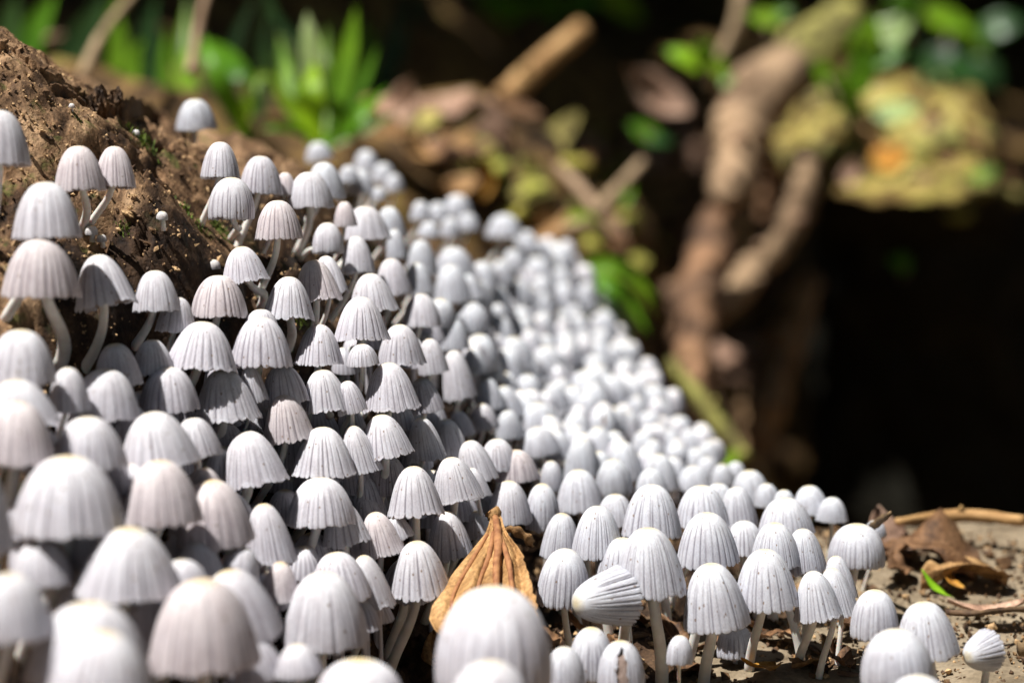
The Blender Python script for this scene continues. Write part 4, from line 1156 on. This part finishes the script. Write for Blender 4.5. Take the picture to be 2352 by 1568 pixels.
# green plants behind the crest
d = .67
plant((735, 330, d), [([(735,330,d),(725,200,d),(712,90,d-.01),(706,28,d-.02)], 58, 'pale'), ([(745,330,d),(772,210,d),(800,110,d),(818,15,d)], 62, 'green'), ([(742,325,d),(800,245,d),(840,170,d),(868,105,d)], 34, 'green'),
 ([(730,322,d),(684,262,d),(645,215,d),(618,165,d)], 36, 'lime'), ([(722,330,d-.01),(712,250,d-.02),(715,190,d-.02),(722,140,d-.01)], 66, 'lime'), ([(735,330,d),(790,292,d-.02),(845,240,d-.02),(892,200,d)], 44, 'green'),
 ([(740,335,d),(690,300,d-.02),(640,290,d-.03),(600,300,d-.03)], 30, 'green'), ([(745,335,d),(810,300,d),(860,280,d),(910,262,d)], 38, 'green'), ([(728,325,d),(745,230,d+.02),(740,150,d+.02),(752,60,d+.03)], 46, 'green'),
 ([(728,330,d),(672,240,d+.01),(655,150,d+.02),(640,80,d+.03)], 40, 'green')], "bright green rosette of strap leaves growing behind the log's crest")
d = .72
plant((470, 330, d), [([(470,330,d),(520,210,d),(540,90,d),(592,-20,d)], 42, 'dgreen'), ([(575,320,d-.02),(520,220,d-.03),(485,140,d-.03),(468,84,d-.02)], 52, 'green'), ([(440,100,d),(500,130,d-.02),(550,165,d-.03),(588,205,d-.03)], 62, 'green'),
 ([(480,330,d),(440,230,d),(420,120,d+.02),(432,-10,d+.03)], 50, 'green'), ([(560,330,d),(600,230,d),(605,120,d),(612,-15,d)], 34, 'dgreen'), ([(610,-15,d-.03),(640,50,d-.03),(690,100,d-.03),(735,135,d-.03)], 24, 'dgreen'),
 ([(470,330,d),(400,250,d),(375,150,d),(385,60,d)], 36, 'green'), ([(520,330,d),(560,270,d-.03),(590,180,d-.03),(640,180,d-.03)], 30, 'lime')], "tangle of green blades leaning behind the lone crest mushroom")
d = .74
plant((170, 230, d), [([(150,220,d),(175,130,d),(205,60,d),(245,-20,d)], 95, 'dgreen'), ([(60,150,d),(75,80,d),(100,30,d),(130,-15,d)], 60, 'green'), ([(30,140,d+.05),(20,60,d+.05),(40,-15,d+.05)], 60, 'dgreen'), ([(330,240,d),(345,150,d),(340,70,d),(360,-10,d)], 60, 'dgreen'),
 ([(270,230,d),(300,170,d),(310,120,d),(330,90,d)], 40, 'green'), ([(260,200,d+.05),(270,110,d+.05),(262,40,d+.05),(275,-15,d+.05)], 46, 'green'), ([(390,250,d),(384,200,d),(372,150,d),(380,90,d)], 34, 'green')],
 "dark broad-bladed grass behind the splintered bark ridge", "grass_clump")
twig([(188,178,.66),(215,115,.67),(250,58,.68),(306,-14,.7)], [13, 9], M['stalk'], "bent brown stalk rising behind the bark ridge", "dry_stalk", cat="stalk")
twig([(436,165,.64),(448,110,.65),(455,60,.66),(474,-14,.68)], [12, 9], M['stalk'], "upright tan stalk among the green blades", "dry_stalk", cat="stalk")
twig([(30,95,.8),(120,90,.8),(190,85,.82)], [12, 8], M['stalk'], "grey-brown stick lying behind the dark grass", "stick", cat="stick")
# random background blades, to thicken the undergrowth
for c in range(7):
    u0 = [60, 260, 420, 560, 640, 820, 900][c]; dd = [1.0, .95, .9, 1.05, .88, 1.0, 1.1][c]
    lv = []
    for k in range(9):
        uu = u0 + rnd.uniform(-70, 70); vv = [150, 180, 230, 180, 250, 230, 200][c] + rnd.uniform(-20, 30)
        du = rnd.uniform(-60, 60)
        lv.append(([(uu, vv, dd), (uu + du * .3, vv - 60, dd), (uu + du * .7, vv - 120, dd), (uu + du, vv - rnd.uniform(150, 230), dd)], rnd.uniform(24, 46), rnd.choice(['green', 'dgreen', 'dgreen', 'green', 'pale'] if c < 5 else ['dgreen', 'dgreen', 'green'])))
    plant((u0, [150, 180, 230, 180, 250, 230, 200][c] + 20, dd), lv, "dim clump of grass blades in the blurred undergrowth beyond the log", "grass_clump", "grass", "grass clumps in the undergrowth")

# broken stick, litter and twigs in the middle distance
twig([(1060,318,.80),(1150,232,.81),(1240,150,.82),(1338,66,.83)], [27, 26, 24], M['stick'], "thick broken orange-brown stick leaning over the litter", "broken_stick", cat="stick")
twig([(985,330,.78),(1035,318,.78),(1080,262,.78)], [15, 22, 10], M['stick'], "short tan stub lying at the foot of the broken stick", "stick", cat="stick")
twig([(1372,486,.74),(1330,430,.75),(1280,380,.76)], [16, 10], M['stalk'], "pale twig arm pointing up from the forked twig over the moss", "twig")
twig([(1372,486,.735),(1420,435,.75),(1475,372,.77)], [17, 12], M['stalk'], "forked pale twig rising over the yellowish moss", "twig")
twig([(1540,830,.70),(1600,905,.69),(1660,985,.685),(1712,1050,.68)], [13, 20, 14], M['mossroot'], "yellowish mossy stick leaning behind the mushroom carpet", "stick", cat="stick")
twig([(1270,560,.74),(1310,522,.73),(1370,520,.73),(1410,590,.74)], [12, 9], M['stalk'], "bowed pale twig beside the far mushrooms", "twig")
plant((1330,520,.74), [([(1300,500,.74),(1340,500,.73),(1380,525,.73),(1400,570,.74)], 30, 'lime'), ([(1270,470,.75),(1248,440,.75),(1232,410,.75),(1222,385,.76)], 34, 'lime'), ([(1290,505,.75),(1270,490,.75),(1245,450,.75)], 20, 'green'), ([(1420,480,.78),(1440,450,.78),(1455,430,.79)], 24, 'green')],
      "small lime-green blades sprouting from mossy litter by the forked twig", "grass_clump", "grass")
plant((1345,640,.68), [([(1320,640,.68),(1375,608,.68),(1440,625,.68),(1512,688,.69)], 40, 'green'), ([(1330,640,.68),(1385,650,.67),(1440,690,.67),(1490,765,.68)], 32, 'green'), ([(1330,655,.68),(1390,690,.67),(1435,740,.67),(1450,800,.67)], 26, 'dgreen'), ([(1400,770,.66),(1372,745,.655),(1360,720,.655)], 24, 'lime'), ([(1330,650,.69),(1400,625,.70),(1460,650,.70),(1500,720,.70)], 24, 'lime')],
      "arching bright green grass blades beside the far mushroom carpet", "grass_clump", "grass")
plant((1680,1070,.66), [([(1660,1075,.66),(1680,1045,.66),(1690,1030,.66)], 34, 'lime')], "single small green leaf at the carpet's blurred edge", "seedling", "plant")

# mossy cushions among the litter
for k, (u, v, w) in enumerate([(1130,405,90),(1205,450,100),(1255,520,80),(1310,395,90),(1425,520,80),(1180,500,70),(1360,575,80),(1450,610,70),(1090,380,80),(1400,420,70),(1500,560,60)]):
    q = hit(u, v); D = (q - Vector((0, 0, CAM_H))).length
    o = chunk("moss_cushion", (px(w, D) * 1.2, px(w, D), px(w, D) * .55), 230 + k, M['mosslit'], None, cuts=6, amt=.35)
    o.data.polygons.foreach_set("use_smooth", [True] * len(o.data.polygons))
    o.location = q + Vector((0, 0, .001)); o.rotation_euler = (.3, rnd.uniform(-.3, .3), rnd.uniform(0, 6))
    tag(o, "yellow-green moss cushion among the blurred litter by the forked twig", "moss", "moss cushions in the litter bank")
# liana, roots and rotten wood
def root_thing(pix, r_px, mat, label, name="root", moss_to=None, cat="root"):
    pts = catmull([P(*a) for a in pix], 8)
    D = pix[0][2]
    rr = lerp_list([px(a, D) for a in r_px], len(pts))
    root = empty(name, pts[-1])
    rr2 = [r * (1 + .16 * math.sin(i * 1.7) + .1 * math.sin(i * .6 + 1)) for i, r in enumerate(rr)]
    if moss_to:
        k = int(len(pts) * moss_to)
        V, F = tube(pts[:k + 1], rr2[:k + 1], 18, .07, 5); o = mesh_obj("mossy_top", V, F, M['mossroot']); keep_world(o, root)
        V, F = tube(pts[k:], rr2[k:], 18, .07, 6); o = mesh_obj("trunk", V, F, mat); keep_world(o, root)
    else:
        V, F = tube(pts, rr2, 18, .07, 5); o = mesh_obj("trunk", V, F, mat); keep_world(o, root)
    for j in range(2, len(pts) - 2, 7):
        V, F = tube([pts[j], pts[j] + Vector((rnd.uniform(-1, 1), -.7, rnd.uniform(-.2, .8))).normalized() * rr[j] * 1.5], [rr[j] * .5, rr[j] * .22], 8, .15, j)
        o = mesh_obj("knot", V, F, mat); keep_world(o, root)
    return tag(root, label, cat)
root_thing([(1945,40,.92),(1890,95,.90),(1810,165,.88),(1740,225,.86),(1705,300,.85),(1690,390,.84),(1662,462,.83)], [40, 58, 62, 62, 56, 46, 34], M['root'], "thick pale trunk leaning up from the litter with a mossy yellow top", "leaning_trunk", .34, "trunk")
root_thing([(1700,420,.86),(1655,500,.85),(1625,600,.83),(1600,720,.81),(1590,850,.79),(1625,980,.78),(1690,1060,.78)], [24, 40, 46, 50, 46, 40, 34], M['rootdark'], "broad rotten brown wood mass below the leaning trunk", "rotten_wood", None, "wood")
root_thing([(1850,345,.87),(1838,430,.86),(1800,520,.85),(1750,590,.84),(1695,660,.83),(1640,730,.82)], [26, 44, 42, 34, 32, 26], M['root'], "smooth pinkish root bending down beside the mossy boulder", "root")
root_thing([(1862,640,.88),(1825,740,.87),(1775,850,.86),(1745,960,.85),(1730,1040,.85)], [24, 40, 50, 48, 40], M['rootdark'], "dark brown root at the lower edge of the boulder's shade", "root")
root_thing([(1745,330,.90),(1775,400,.92),(1760,500,.93)], [22, 26, 24], M['rootdark'], "thin shaded root between the trunk and the boulder", "root")
twig([(1708,-18,.80),(1690,60,.80),(1655,135,.80),(1640,205,.81)], [20, 15, 14], M['stalk'], "tan stem climbing in front of the leaning trunk", "dry_stalk", cat="stalk")

# ------------------------------------------------------------------ mossy boulder
def boulder():
    lv = [(205,2060,2165,.965,.02),(228,1990,2225,.945,.05),(300,1930,2298,.915,.10),(400,1890,2340,.885,.16),(470,1850,2372,.862,.22),(505,1890,2392,.93,.12),(560,1900,2410,1.03,.10),(800,1905,2450,1.07,.10),(1000,1905,2480,1.08,.10),(1300,1900,2500,1.08,.11)]
    NA = 72
    dense = []
    for i in range(len(lv) - 1):
        n = 6 if i < 6 else 10
        for k in range(n): dense.append([a + (b - a) * k / n for a, b in zip(lv[i], lv[i + 1])])
    dense.append(list(lv[-1]))
    V, F = [], []
    for (v, ul, ur, yf, th) in dense:
        cu = (ul + ur) / 2
        c = P(cu, v, yf)
        z = c.z; hw = px((ur - ul) / 2, yf)
        for a in range(NA):
            t = 2 * math.pi * a / NA
            ct, st = math.cos(t), math.sin(t)
            x = c.x + hw * math.copysign(abs(ct) ** .8, ct)
            y = c.y + th / 2 + th / 2 * math.copysign(abs(st) ** .8, st)
            V.append((x, y, z))
    V = np.array(V)
    ang = np.tile(np.arange(NA) / NA * 2 * np.pi, len(dense))
    nz = fbm(np.cos(ang) * 4 + V[:, 2] * 40 + 9, np.sin(ang) * 4 + V[:, 2] * 23, 4, 5) - .5
    nz2 = fbm(np.cos(ang) * 11 + V[:, 2] * 130 + 3, np.sin(ang) * 11 + V[:, 2] * 90, 3, 6) - .5
    V[:, 0] += np.cos(ang) * (nz * .014 + nz2 * .009); V[:, 1] += np.sin(ang) * (nz * .022 + nz2 * .012); V[:, 2] += nz2 * .007
    n = len(dense)
    for i in range(n - 1):
        for a in range(NA):
            a2 = (a + 1) % NA
            F.append((i * NA + a, (i + 1) * NA + a, (i + 1) * NA + a2, i * NA + a2))
    F.append(tuple(range(NA)))
    root = empty("boulder", (float(V[-NA:, 0].mean()), float(V[-NA:, 1].mean()), float(V[-NA:, 2].min())))
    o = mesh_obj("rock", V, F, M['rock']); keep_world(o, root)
    # clumps of moss over the crown
    r_ = random.Random(4)
    crown = [q for q in V[:30 * NA]]
    for k in range(34):
        q = Vector(crown[r_.randrange(len(crown))])
        if q.y > P(2100, 300, .95).y: continue
        S = r_.uniform(.004, .010)
        c = chunk("moss_cushion", (S * 2.2, S * 2, S * 1.3), k + 50, M['mossroot'], None, cuts=4, amt=.3)
        c.data.polygons.foreach_set("use_smooth", [True] * len(c.data.polygons))
        c.location = q - root.location; c.parent = root
    return tag(root, "mossy boulder with a sunlit yellow crown and a black shaded face", "boulder")
boulder()
_l = dead_leaf(2048, 392, 90, 70, .5, M['leaf_orange'], "orange dead leaf lying on the mossy boulder", 31, (.75, .1), .004, "dead leaves on the boulder", D=.852); face_leaf(_l, 20, (0, -.7, .7))
for k, (u, v, l, w, a, mt) in enumerate([(2150,300,70,40,40,'leaf_brown'),(2230,340,80,44,-30,'leaf_tan'),(2120,440,80,40,10,'leaf_brown'),(1960,420,70,40,60,'leaf_pink'),(2260,430,70,36,20,'green'),(2180,380,60,36,80,'leaf_brown'),(2005,350,60,34,-50,'leaf_tan'),(2310,420,70,40,-60,'leaf_brown')]):
    _l = dead_leaf(u, v, l, w, 0, M[mt], "small withered leaf stuck in the moss of the boulder's crown", 170 + k, (0, 0), .004, "withered leaves in the boulder's moss", D=[.875,.868,.852,.86,.853,.86,.87,.856][k]); face_leaf(_l, a, (0, -.6, .8))
_l = dead_leaf(2062, 288, 110, 60, 1.3, M['pale'], "bluish-green leaf lying on the boulder's crown", 32, (.6, 0), .004, "fallen leaves on the boulder", D=.87); face_leaf(_l, 8, (0, -.7, .7))
dead_leaf(1965, 300, 80, 40, 1.0, M['leaf_tan'], "tan dead leaf on the boulder's crown edge", 33, (.7, 0), .003, "fallen leaves on the boulder", D=.895)

# ------------------------------------------------------------------ broad-leaved seedlings
def sprig(base, stem_pix, leaves, label, name="seedling", D=.85, grp=None):
    """leaves: u, v, length px, width px, angle (deg in the picture, 0 = pointing right), material"""
    root = empty(name, P(*base))
    pts = catmull([P(*a) for a in stem_pix], 6)
    V, F = tube(pts, lerp_list([px(6, D), px(3, D)], len(pts)), 7, .08, 2)
    o = mesh_obj("stem", V, F, M['stalk']); keep_world(o, root)
    for k, (u, v, l, w, a, mt) in enumerate(leaves):
        dd = D + rnd.uniform(-.02, .02)
        V, F = leaf_geo(px(l, dd), px(w, dd), rnd.uniform(-.3, .1), .15, k + int(u), .05, shape=.9)
        o = mesh_obj("leaf", V, F, M[mt], root)
        o.location = P(u, v, dd) - root.location
        t = math.radians(a)
        ydir = Vector((math.cos(t), rnd.uniform(-.35, .2), math.sin(t))).normalized()
        zdir = (Vector((rnd.uniform(-.3, .3), -.75, .65)) - ydir * Vector((0, -.75, .65)).dot(ydir)).normalized()
        xdir = ydir.cross(zdir).normalized(); zdir = xdir.cross(ydir)
        o.rotation_euler = Matrix((xdir, ydir, zdir)).transposed().to_euler()
    return tag(root, label, "plant", grp)
sprig((1660,215,.81), [(1660,215,.81),(1640,160,.80),(1600,130,.80)], [(1572,132,92,50,155,'lime'),(1618,118,62,56,100,'lime'),(1652,150,50,40,60,'lime'),(1668,185,40,36,20,'green')], "lime-green seedling leaves beside the tan climbing stem", D=.80)
sprig((1770,110,.84), [(1770,110,.84),(1765,70,.84),(1762,40,.84)], [(1752,42,84,46,170,'lime'),(1800,30,50,30,20,'green')], "small lime leaf pair above the leaning trunk", D=.84)
sprig((1960,300,.80), [(1960,300,.80),(1930,240,.79),(1900,180,.79)], [(1905,190,130,76,128,'lime'),(1948,232,90,60,135,'lime'),(1985,160,120,74,70,'green'),(1990,90,120,80,80,'lime'),(2050,75,110,84,35,'pale'),(2040,130,90,60,20,'green')], "bright green leaves hanging over the mossy boulder's shoulder", D=.79)
sprig((2130,260,.99), [(2130,260,.99),(2150,180,.98),(2180,80,.98)], [(2180,50,130,56,-25,'lime'),(2240,95,90,66,-65,'lime'),(2150,140,110,80,40,'dgreen'),(2165,150,90,70,-40,'green'),(2155,200,100,64,-50,'pale'),(2210,165,110,80,-30,'dgreen'),(2075,10,90,70,70,'green'),(2270,170,100,70,-40,'dgreen'),(2110,90,90,60,120,'dgreen'),(2300,60,110,70,20,'dgreen')],
      "cluster of dark and bright green leaves above the boulder", D=.98)
sprig((1500,320,.84), [(1500,320,.84),(1490,310,.84),(1480,300,.84)], [(1478,302,80,46,150,'green'),(1520,322,60,30,-10,'dgreen')], "dim green leaf under the curled dead leaf", D=.84)
sprig((1180,60,1.2), [(1180,60,1.2),(1200,30,1.2),(1220,0,1.2)], [(1130,10,120,60,160,'green'),(1190,20,110,60,30,'green'),(1250,15,110,60,170,'green'),(1430,15,120,70,-40,'lime'),(1350,5,90,50,10,'green')], "dim green leaves in the shade above the broken stick", D=1.15)
sprig((2075,610,.90), [(2075,640,.90),(2072,620,.90),(2066,606,.89)], [(2066,604,56,44,160,'green')], "single green leaf on the boulder's dark face", D=.885)

# ------------------------------------------------------------------ dead leaves of the middle distance
_l = dead_leaf(1512, 255, 165, 92, .9, M['leaf_pink'], "curled pale brown dead leaf propped before the leaning trunk", 41, (.75, .35), .004, "dead leaves of the litter bank", .3, .35, .06, D=.80); face_leaf(_l, -32)
for k, (u, v, l, w, r, mt, lb) in enumerate([(850,330,150,80,.4,'leaf_pink',"pale dead leaf behind the crest clump of mushrooms"),(930,300,120,76,1.2,'leaf_pink',"upturned pale dead leaf near the stick's stub"),(890,360,130,70,-.4,'leaf_tan',"yellowish dead leaf beside the crest clump"),
    (1010,400,120,60,.7,'leaf_brown',"brown dead leaf between the two knots of far mushrooms"),(950,400,110,60,-.8,'leaf_tan',"tan dead leaf below the pale ones"),(1080,420,120,70,.2,'leaf_brown',"dark dead leaf behind the loose mushroom knot"),(1120,470,100,50,1.4,'leaf_orange',"rusty leaf scrap next to the whitish mushroom knot")]):
    _l = dead_leaf(u, v, l, w, r, M[mt], lb, 60 + k, (0, 0), .008, "dead leaves of the litter bank"); face_leaf(_l, math.degrees(r), (rnd.uniform(-.3, .1), -.5, .85))
LIT = []
r2 = random.Random(77)
for k in range(64):
    while True:
        u, v = r2.uniform(940, 1760), r2.uniform(290, 1020)
        if v > 300 + (u - 900) * .9 + 60: continue
        if u < 1500 and v > 660: continue
        break
    mt = r2.choice(['leaf_brown', 'leaf_brown', 'leaf_tan', 'leaf_pink', 'leaf_tan'] if u > 1480 else ['leaf_tan', 'mossroot', 'leaf_brown', 'mossroot', 'leaf_pink'])
    lb = {'leaf_brown': "brown curled dead leaf in the blurred litter bank behind the carpet", 'leaf_tan': "tan dead leaf in the blurred litter bank behind the carpet", 'leaf_pink': "pale pinkish dead leaf in the blurred litter bank behind the carpet", 'mossroot': "yellow-green mossy leaf in the blurred litter bank"}[mt]
    _l = dead_leaf(u, v, r2.uniform(90, 170), r2.uniform(45, 85), r2.uniform(0, 6.28), M[mt], lb, 100 + k, (r2.uniform(.0, .9), r2.uniform(-.5, .5)), .006, lb.split(" in ")[0] + "s of the litter bank", r2.uniform(-.3, .5), r2.uniform(0, .5), .2); face_leaf(_l, r2.uniform(-60, 60) + r2.choice([0, 180]), (r2.uniform(-.4, .2), r2.uniform(-.75, -.25), .8))

# ------------------------------------------------------------------ soil shelf beside the clump
twig([(2060,1198,.462),(2150,1186,.466),(2250,1184,.466),(2352,1196,.462)], [9, 15, 13], M['stick'], "orange-brown stick lying along the soil's far edge", "stick", cat="stick")
dead_leaf(2035, 1270, 150, 110, .5, M['leaf_pink'], "reddish dead leaf behind the lone rounded mushroom", 71, (.5, .2), .003)
dead_leaf(2140, 1305, 230, 170, 1.2, M['leaf_brown'], "crumpled brown dead leaf arching over a dark hollow on the soil", 72, (.15, -.1), .004, None, -.5, .3, .35)
dead_leaf(2215, 1350, 220, 120, 1.9, M['leaf_tan'], "torn tan dead leaf curled on the soil beside the crumpled one", 73, (.1, .15), .003, None, -.3, .4, .3)
dead_leaf(2060, 1330, 90, 60, .2, M['leaf_brown'], "small brown leaf scrap by the speckled mushroom", 74, (.2, .2), .002, None, .3, .3, .3)
dead_leaf(2140, 1385, 90, 34, .9, M['lime'], "yellow-green leaf blade behind the speckled mushroom", 75, (.5, .2), .003)
dead_leaf(2185, 1372, 70, 28, .6, M['leaf_orange'], "orange leaf strip next to the yellow-green blade", 76, (.4, .1), .003)
dead_leaf(2262, 1430, 170, 62, 1.5, M['leaf_pink'], "slender pinkish dead leaf lying beside a thin twig on the soil", 77, (0, .1), .002, None, .25, .3, .05)
dead_leaf(1905, 1500, 70, 44, .5, M['leaf_tan'], "tan leaf scrap among the stems of the soil clump", 78, (.3, .2), .001)
dead_leaf(1000, 1530, 110, 70, .3, M['leaf_tan'], "ragged brown leaf scrap beside the huge blurred mushroom", 79, (.7, .1), .002, None, .3, .3, .35)
dead_leaf(1310, 1440, 130, 80, 1.1, M['leaf_brown'], "broken brown leaf litter under the egg-shaped mushroom by the leaf", 80, (.4, .3), .002, None, -.3, .4, .4)
dead_leaf(1460, 1440, 110, 50, 1.7, M['leaf_brown'], "brown leaf strip behind the straight thick stem", 81, (.5, .0), .002, None, -.3, .3, .3)
dead_leaf(1740, 1560, 120, 60, 2.2, M['leaf_orange'], "rusty leaf at the foot of the bent stems", 82, (.3, .0), .002, None, .2, .3, .2)
for k, (u, v, l, w, r, mt) in enumerate([(1540,1480,120,70,.3,'leaf_brown'),(1640,1500,110,60,1.9,'leaf_brown'),(1790,1480,120,70,.9,'leaf_brown'),(1850,1540,120,80,2.5,'leaf_tan'),(1930,1530,100,60,.2,'leaf_brown'),(1420,1500,100,60,2.8,'leaf_brown'),(1690,1450,120,60,1.2,'leaf_brown'),(1960,1450,90,50,1.6,'leaf_brown'),(1250,1480,110,60,.5,'leaf_brown'),(1590,1555,110,70,2.2,'leaf_brown')]):
    dead_leaf(u, v, l, w, r, M[mt], "dark decayed leaf scrap lying between the stems of the soil clump", 140 + k, (rnd.uniform(-.2, .4), rnd.uniform(-.3, .3)), .0015, "decayed leaf scraps under the clump", rnd.uniform(-.3, .3), .3, .35)
g = [on_plane(2175, 1405, .004), on_plane(2240, 1408, .005), on_plane(2300, 1401, .004), on_plane(2360, 1398, .003)]
V, F = tube(catmull(g, 6), [.0005] * 19, 8, .2, 4); o = mesh_obj("twig", V, F, M['twig']); tag(o, "thin dark twig lying across the bare soil", "twig")
g = [on_plane(1985, 1225, .012), on_plane(2015, 1200, .016), on_plane(2045, 1178, .02)]
V, F = tube(catmull(g, 6), lerp_list([.0005, .0008, .0004], 13), 8, .2, 4); o = mesh_obj("twig", V, F, M['twig']); tag(o, "short reddish twig poking up behind the lone rounded mushroom", "twig")
g = [on_plane(2340, 1490, .002), on_plane(2365, 1488, .002)]
V, F = tube(catmull(g, 4), [.0012] * 5, 8, .2, 4); o = mesh_obj("twig", V, F, M['twig']); tag(o, "stubby dark twig on the pale soil", "twig")
for k, (u, v, l, rz, mt) in enumerate([(1450,1470,90,.4,'chip'),(1510,1430,70,.2,'twig'),(1900,1540,60,.9,'chip'),(1940,1480,50,.4,'twig'),(1870,1500,60,2.0,'chip'),(1960,1560,70,.1,'twig'),(1350,1420,60,.8,'twig'),(1780,1510,60,1.4,'chip'),(1500,1545,70,2.4,'chip')]):
    q = hit(u, v); D = (q - Vector((0, 0, CAM_H))).length
    o = chunk("wood_chip", (px(l, D), px(l * .3, D), px(l * .2, D)), 200 + k, M[mt], None, cuts=4, amt=.5)
    o.location = q + Vector((0, 0, .0008)); o.rotation_euler = (rnd.uniform(-.3, .3), rnd.uniform(-.3, .3), rz)
    tag(o, "dark wood chip in the litter between the clump's stems", "wood chip", "wood chips under the clump")
def pick_soil(r_):
    x, y = r_.uniform(.0, .115), r_.uniform(.34, .47)
    return (x, y, surf(x, y) + .0002)
cr = scatter_mesh("soil_crumbs", 2600, pick_soil, .0004, M['crumb'], None, seed=8); tag(cr, "loose crumbs of soil and wood scattered on the shelf", "crumbs", None, "stuff")
cr = scatter_mesh("dark_soil_crumbs", 3200, pick_soil, .0005, M['chip'], None, seed=9); tag(cr, "dark crumbs of rotten wood scattered between the stems", "crumbs", None, "stuff")

# ------------------------------------------------------------------ unseen shrubs above the view, added to shade the background
def shrub(cx, cy, cz, sx, sy, sz, n, seed, label):
    r_ = np.random.default_rng(seed)
    root = empty("added_shade_shrub", (cx, cy + sy + .5, gz(cx, cy + sy + .5)))
    V, F = tube(catmull([root.location + Vector((0, 0, -.05)), Vector((cx, cy + sy + .4, cz)), Vector((cx, cy + sy * .4, cz + sz)), Vector((cx - .05, cy - sy * .6, cz + sz * .4))], 6), lerp_list([.03, .02, .006], 19), 10, .08, 3)
    o = mesh_obj("stem", V, F, M['rootdark']); keep_world(o, root)
    V, F = [], []
    for k in range(n):
        c = np.array([cx, cy, cz]) + r_.uniform(-1, 1, 3) * np.array([sx, sy, sz])
        L_ = r_.uniform(.05, .09); a = r_.uniform(0, 6.28)
        dx = np.array([math.cos(a), math.sin(a), r_.uniform(-.4, .3)]); dy = np.array([-math.sin(a), math.cos(a), r_.uniform(-.3, .3)])
        i0 = len(V)
        for s, w in ((-1, .02), (-.45, .34), (.15, .42), (.65, .26), (1, .02)):
            V.append(c + dx * s * L_ * .5 - dy * w * L_ * .5 + np.array([0, 0, .1 * L_ * (1 - s * s)])); V.append(c + dx * s * L_ * .5 + dy * w * L_ * .5 + np.array([0, 0, .1 * L_ * (1 - s * s)]))
        for q in range(4): F.append((i0 + 2 * q, i0 + 2 * q + 1, i0 + 2 * q + 3, i0 + 2 * q + 2))
    o = mesh_obj("foliage", V, F, M['dgreen']); keep_world(o, root); o["kind"] = "stuff"
    return tag(root, label, "shrub")
shrub(-.15, 1.58, .50, .75, .64, .10, 3400, 5, "unseen leafy shrub added to shade the dark hollow behind the broken stick")
shrub(-.68, 1.33, .45, .42, .52, .09, 1900, 9, "unseen leafy shrub added to shade the undergrowth behind the green blades")
shrub(.85, 1.9, .55, .45, .8, .10, 2200, 6, "unseen leafy shrub added to shade the ground behind the boulder")

# ------------------------------------------------------------------ unseen forest trees, added to close off most of the sky, with one sun gap
def tree(cx, cy, cz, rx, rz, n, seed, label):
    r_ = np.random.default_rng(seed)
    g0 = float(ground_f([(min(max(cx, -3), 3) * 3, min(max(cy, -1.2), 4.5) * 3)])[0])
    root = empty("added_canopy_tree", (cx, cy, g0))
    V, F = tube(catmull([(cx, cy, g0 - .1), (cx + .03, cy, (g0 + cz) / 2), (cx - .02, cy + .03, cz + rz * .6)], 6), lerp_list([.12, .09, .04], 13), 14, .05, seed)
    o = mesh_obj("trunk", V, F, M['rootdark']); keep_world(o, root)
    for k in range(5):
        a = k * 1.256 + seed
        V, F = tube(catmull([(cx, cy, cz - rz * .2), (cx + .4 * rx * math.cos(a), cy + .4 * rx * math.sin(a), cz + .1), (cx + .8 * rx * math.cos(a), cy + .8 * rx * math.sin(a), cz + .25)], 5), lerp_list([.05, .015], 11), 8, .05, k)
        o = mesh_obj("limb", V, F, M['rootdark']); keep_world(o, root)
    V, F = [], []
    st = np.array(sun_to)
    for k in range(n):
        d_ = r_.normal(size=3); d_ /= np.linalg.norm(d_)
        c = np.array([cx, cy, cz]) + d_ * r_.uniform(.35, 1) ** .5 * np.array([rx, rx, rz])
        if c[2] < .35: continue
        rel = c - np.array([0.0, .62, 0.0])
        t = rel @ st
        off = rel - st * t
        if t > 0 and math.hypot(off[0], off[1] * .85) < .62 + .12 * math.sin(k): continue
        if c[1] > .0 and c[1] < 2.2 and abs(c[0]) < .6 and c[2] < .6: continue
        L_ = r_.uniform(.16, .30); a = r_.uniform(0, 6.28)
        dx = np.array([math.cos(a), math.sin(a), r_.uniform(-.5, .3)]); dy = np.array([-math.sin(a), math.cos(a), r_.uniform(-.4, .4)])
        i0 = len(V)
        for s_, w in ((-1, .02), (-.4, .4), (.25, .42), (1, .02)):
            V.append(c + dx * s_ * L_ * .5 - dy * w * L_ * .5); V.append(c + dx * s_ * L_ * .5 + dy * w * L_ * .5)
        for q in range(3): F.append((i0 + 2 * q, i0 + 2 * q + 1, i0 + 2 * q + 3, i0 + 2 * q + 2))
    o = mesh_obj("crown", V, F, M['dgreen']); keep_world(o, root); o["kind"] = "stuff"
    return tag(root, label, "tree", "unseen forest trees added to block the sky")
for k, (x, y) in enumerate([(2.3, -.3), (.9, -2.0), (-1.3, -2.3), (-3.0, -.4), (-2.4, 2.3), (.3, 2.9), (2.5, 2.2)]):
    tree(x, y, 1.9, 1.75, 1.35, 1700, 300 + k, "unseen broad-leaved forest tree added to block sky light round the log")
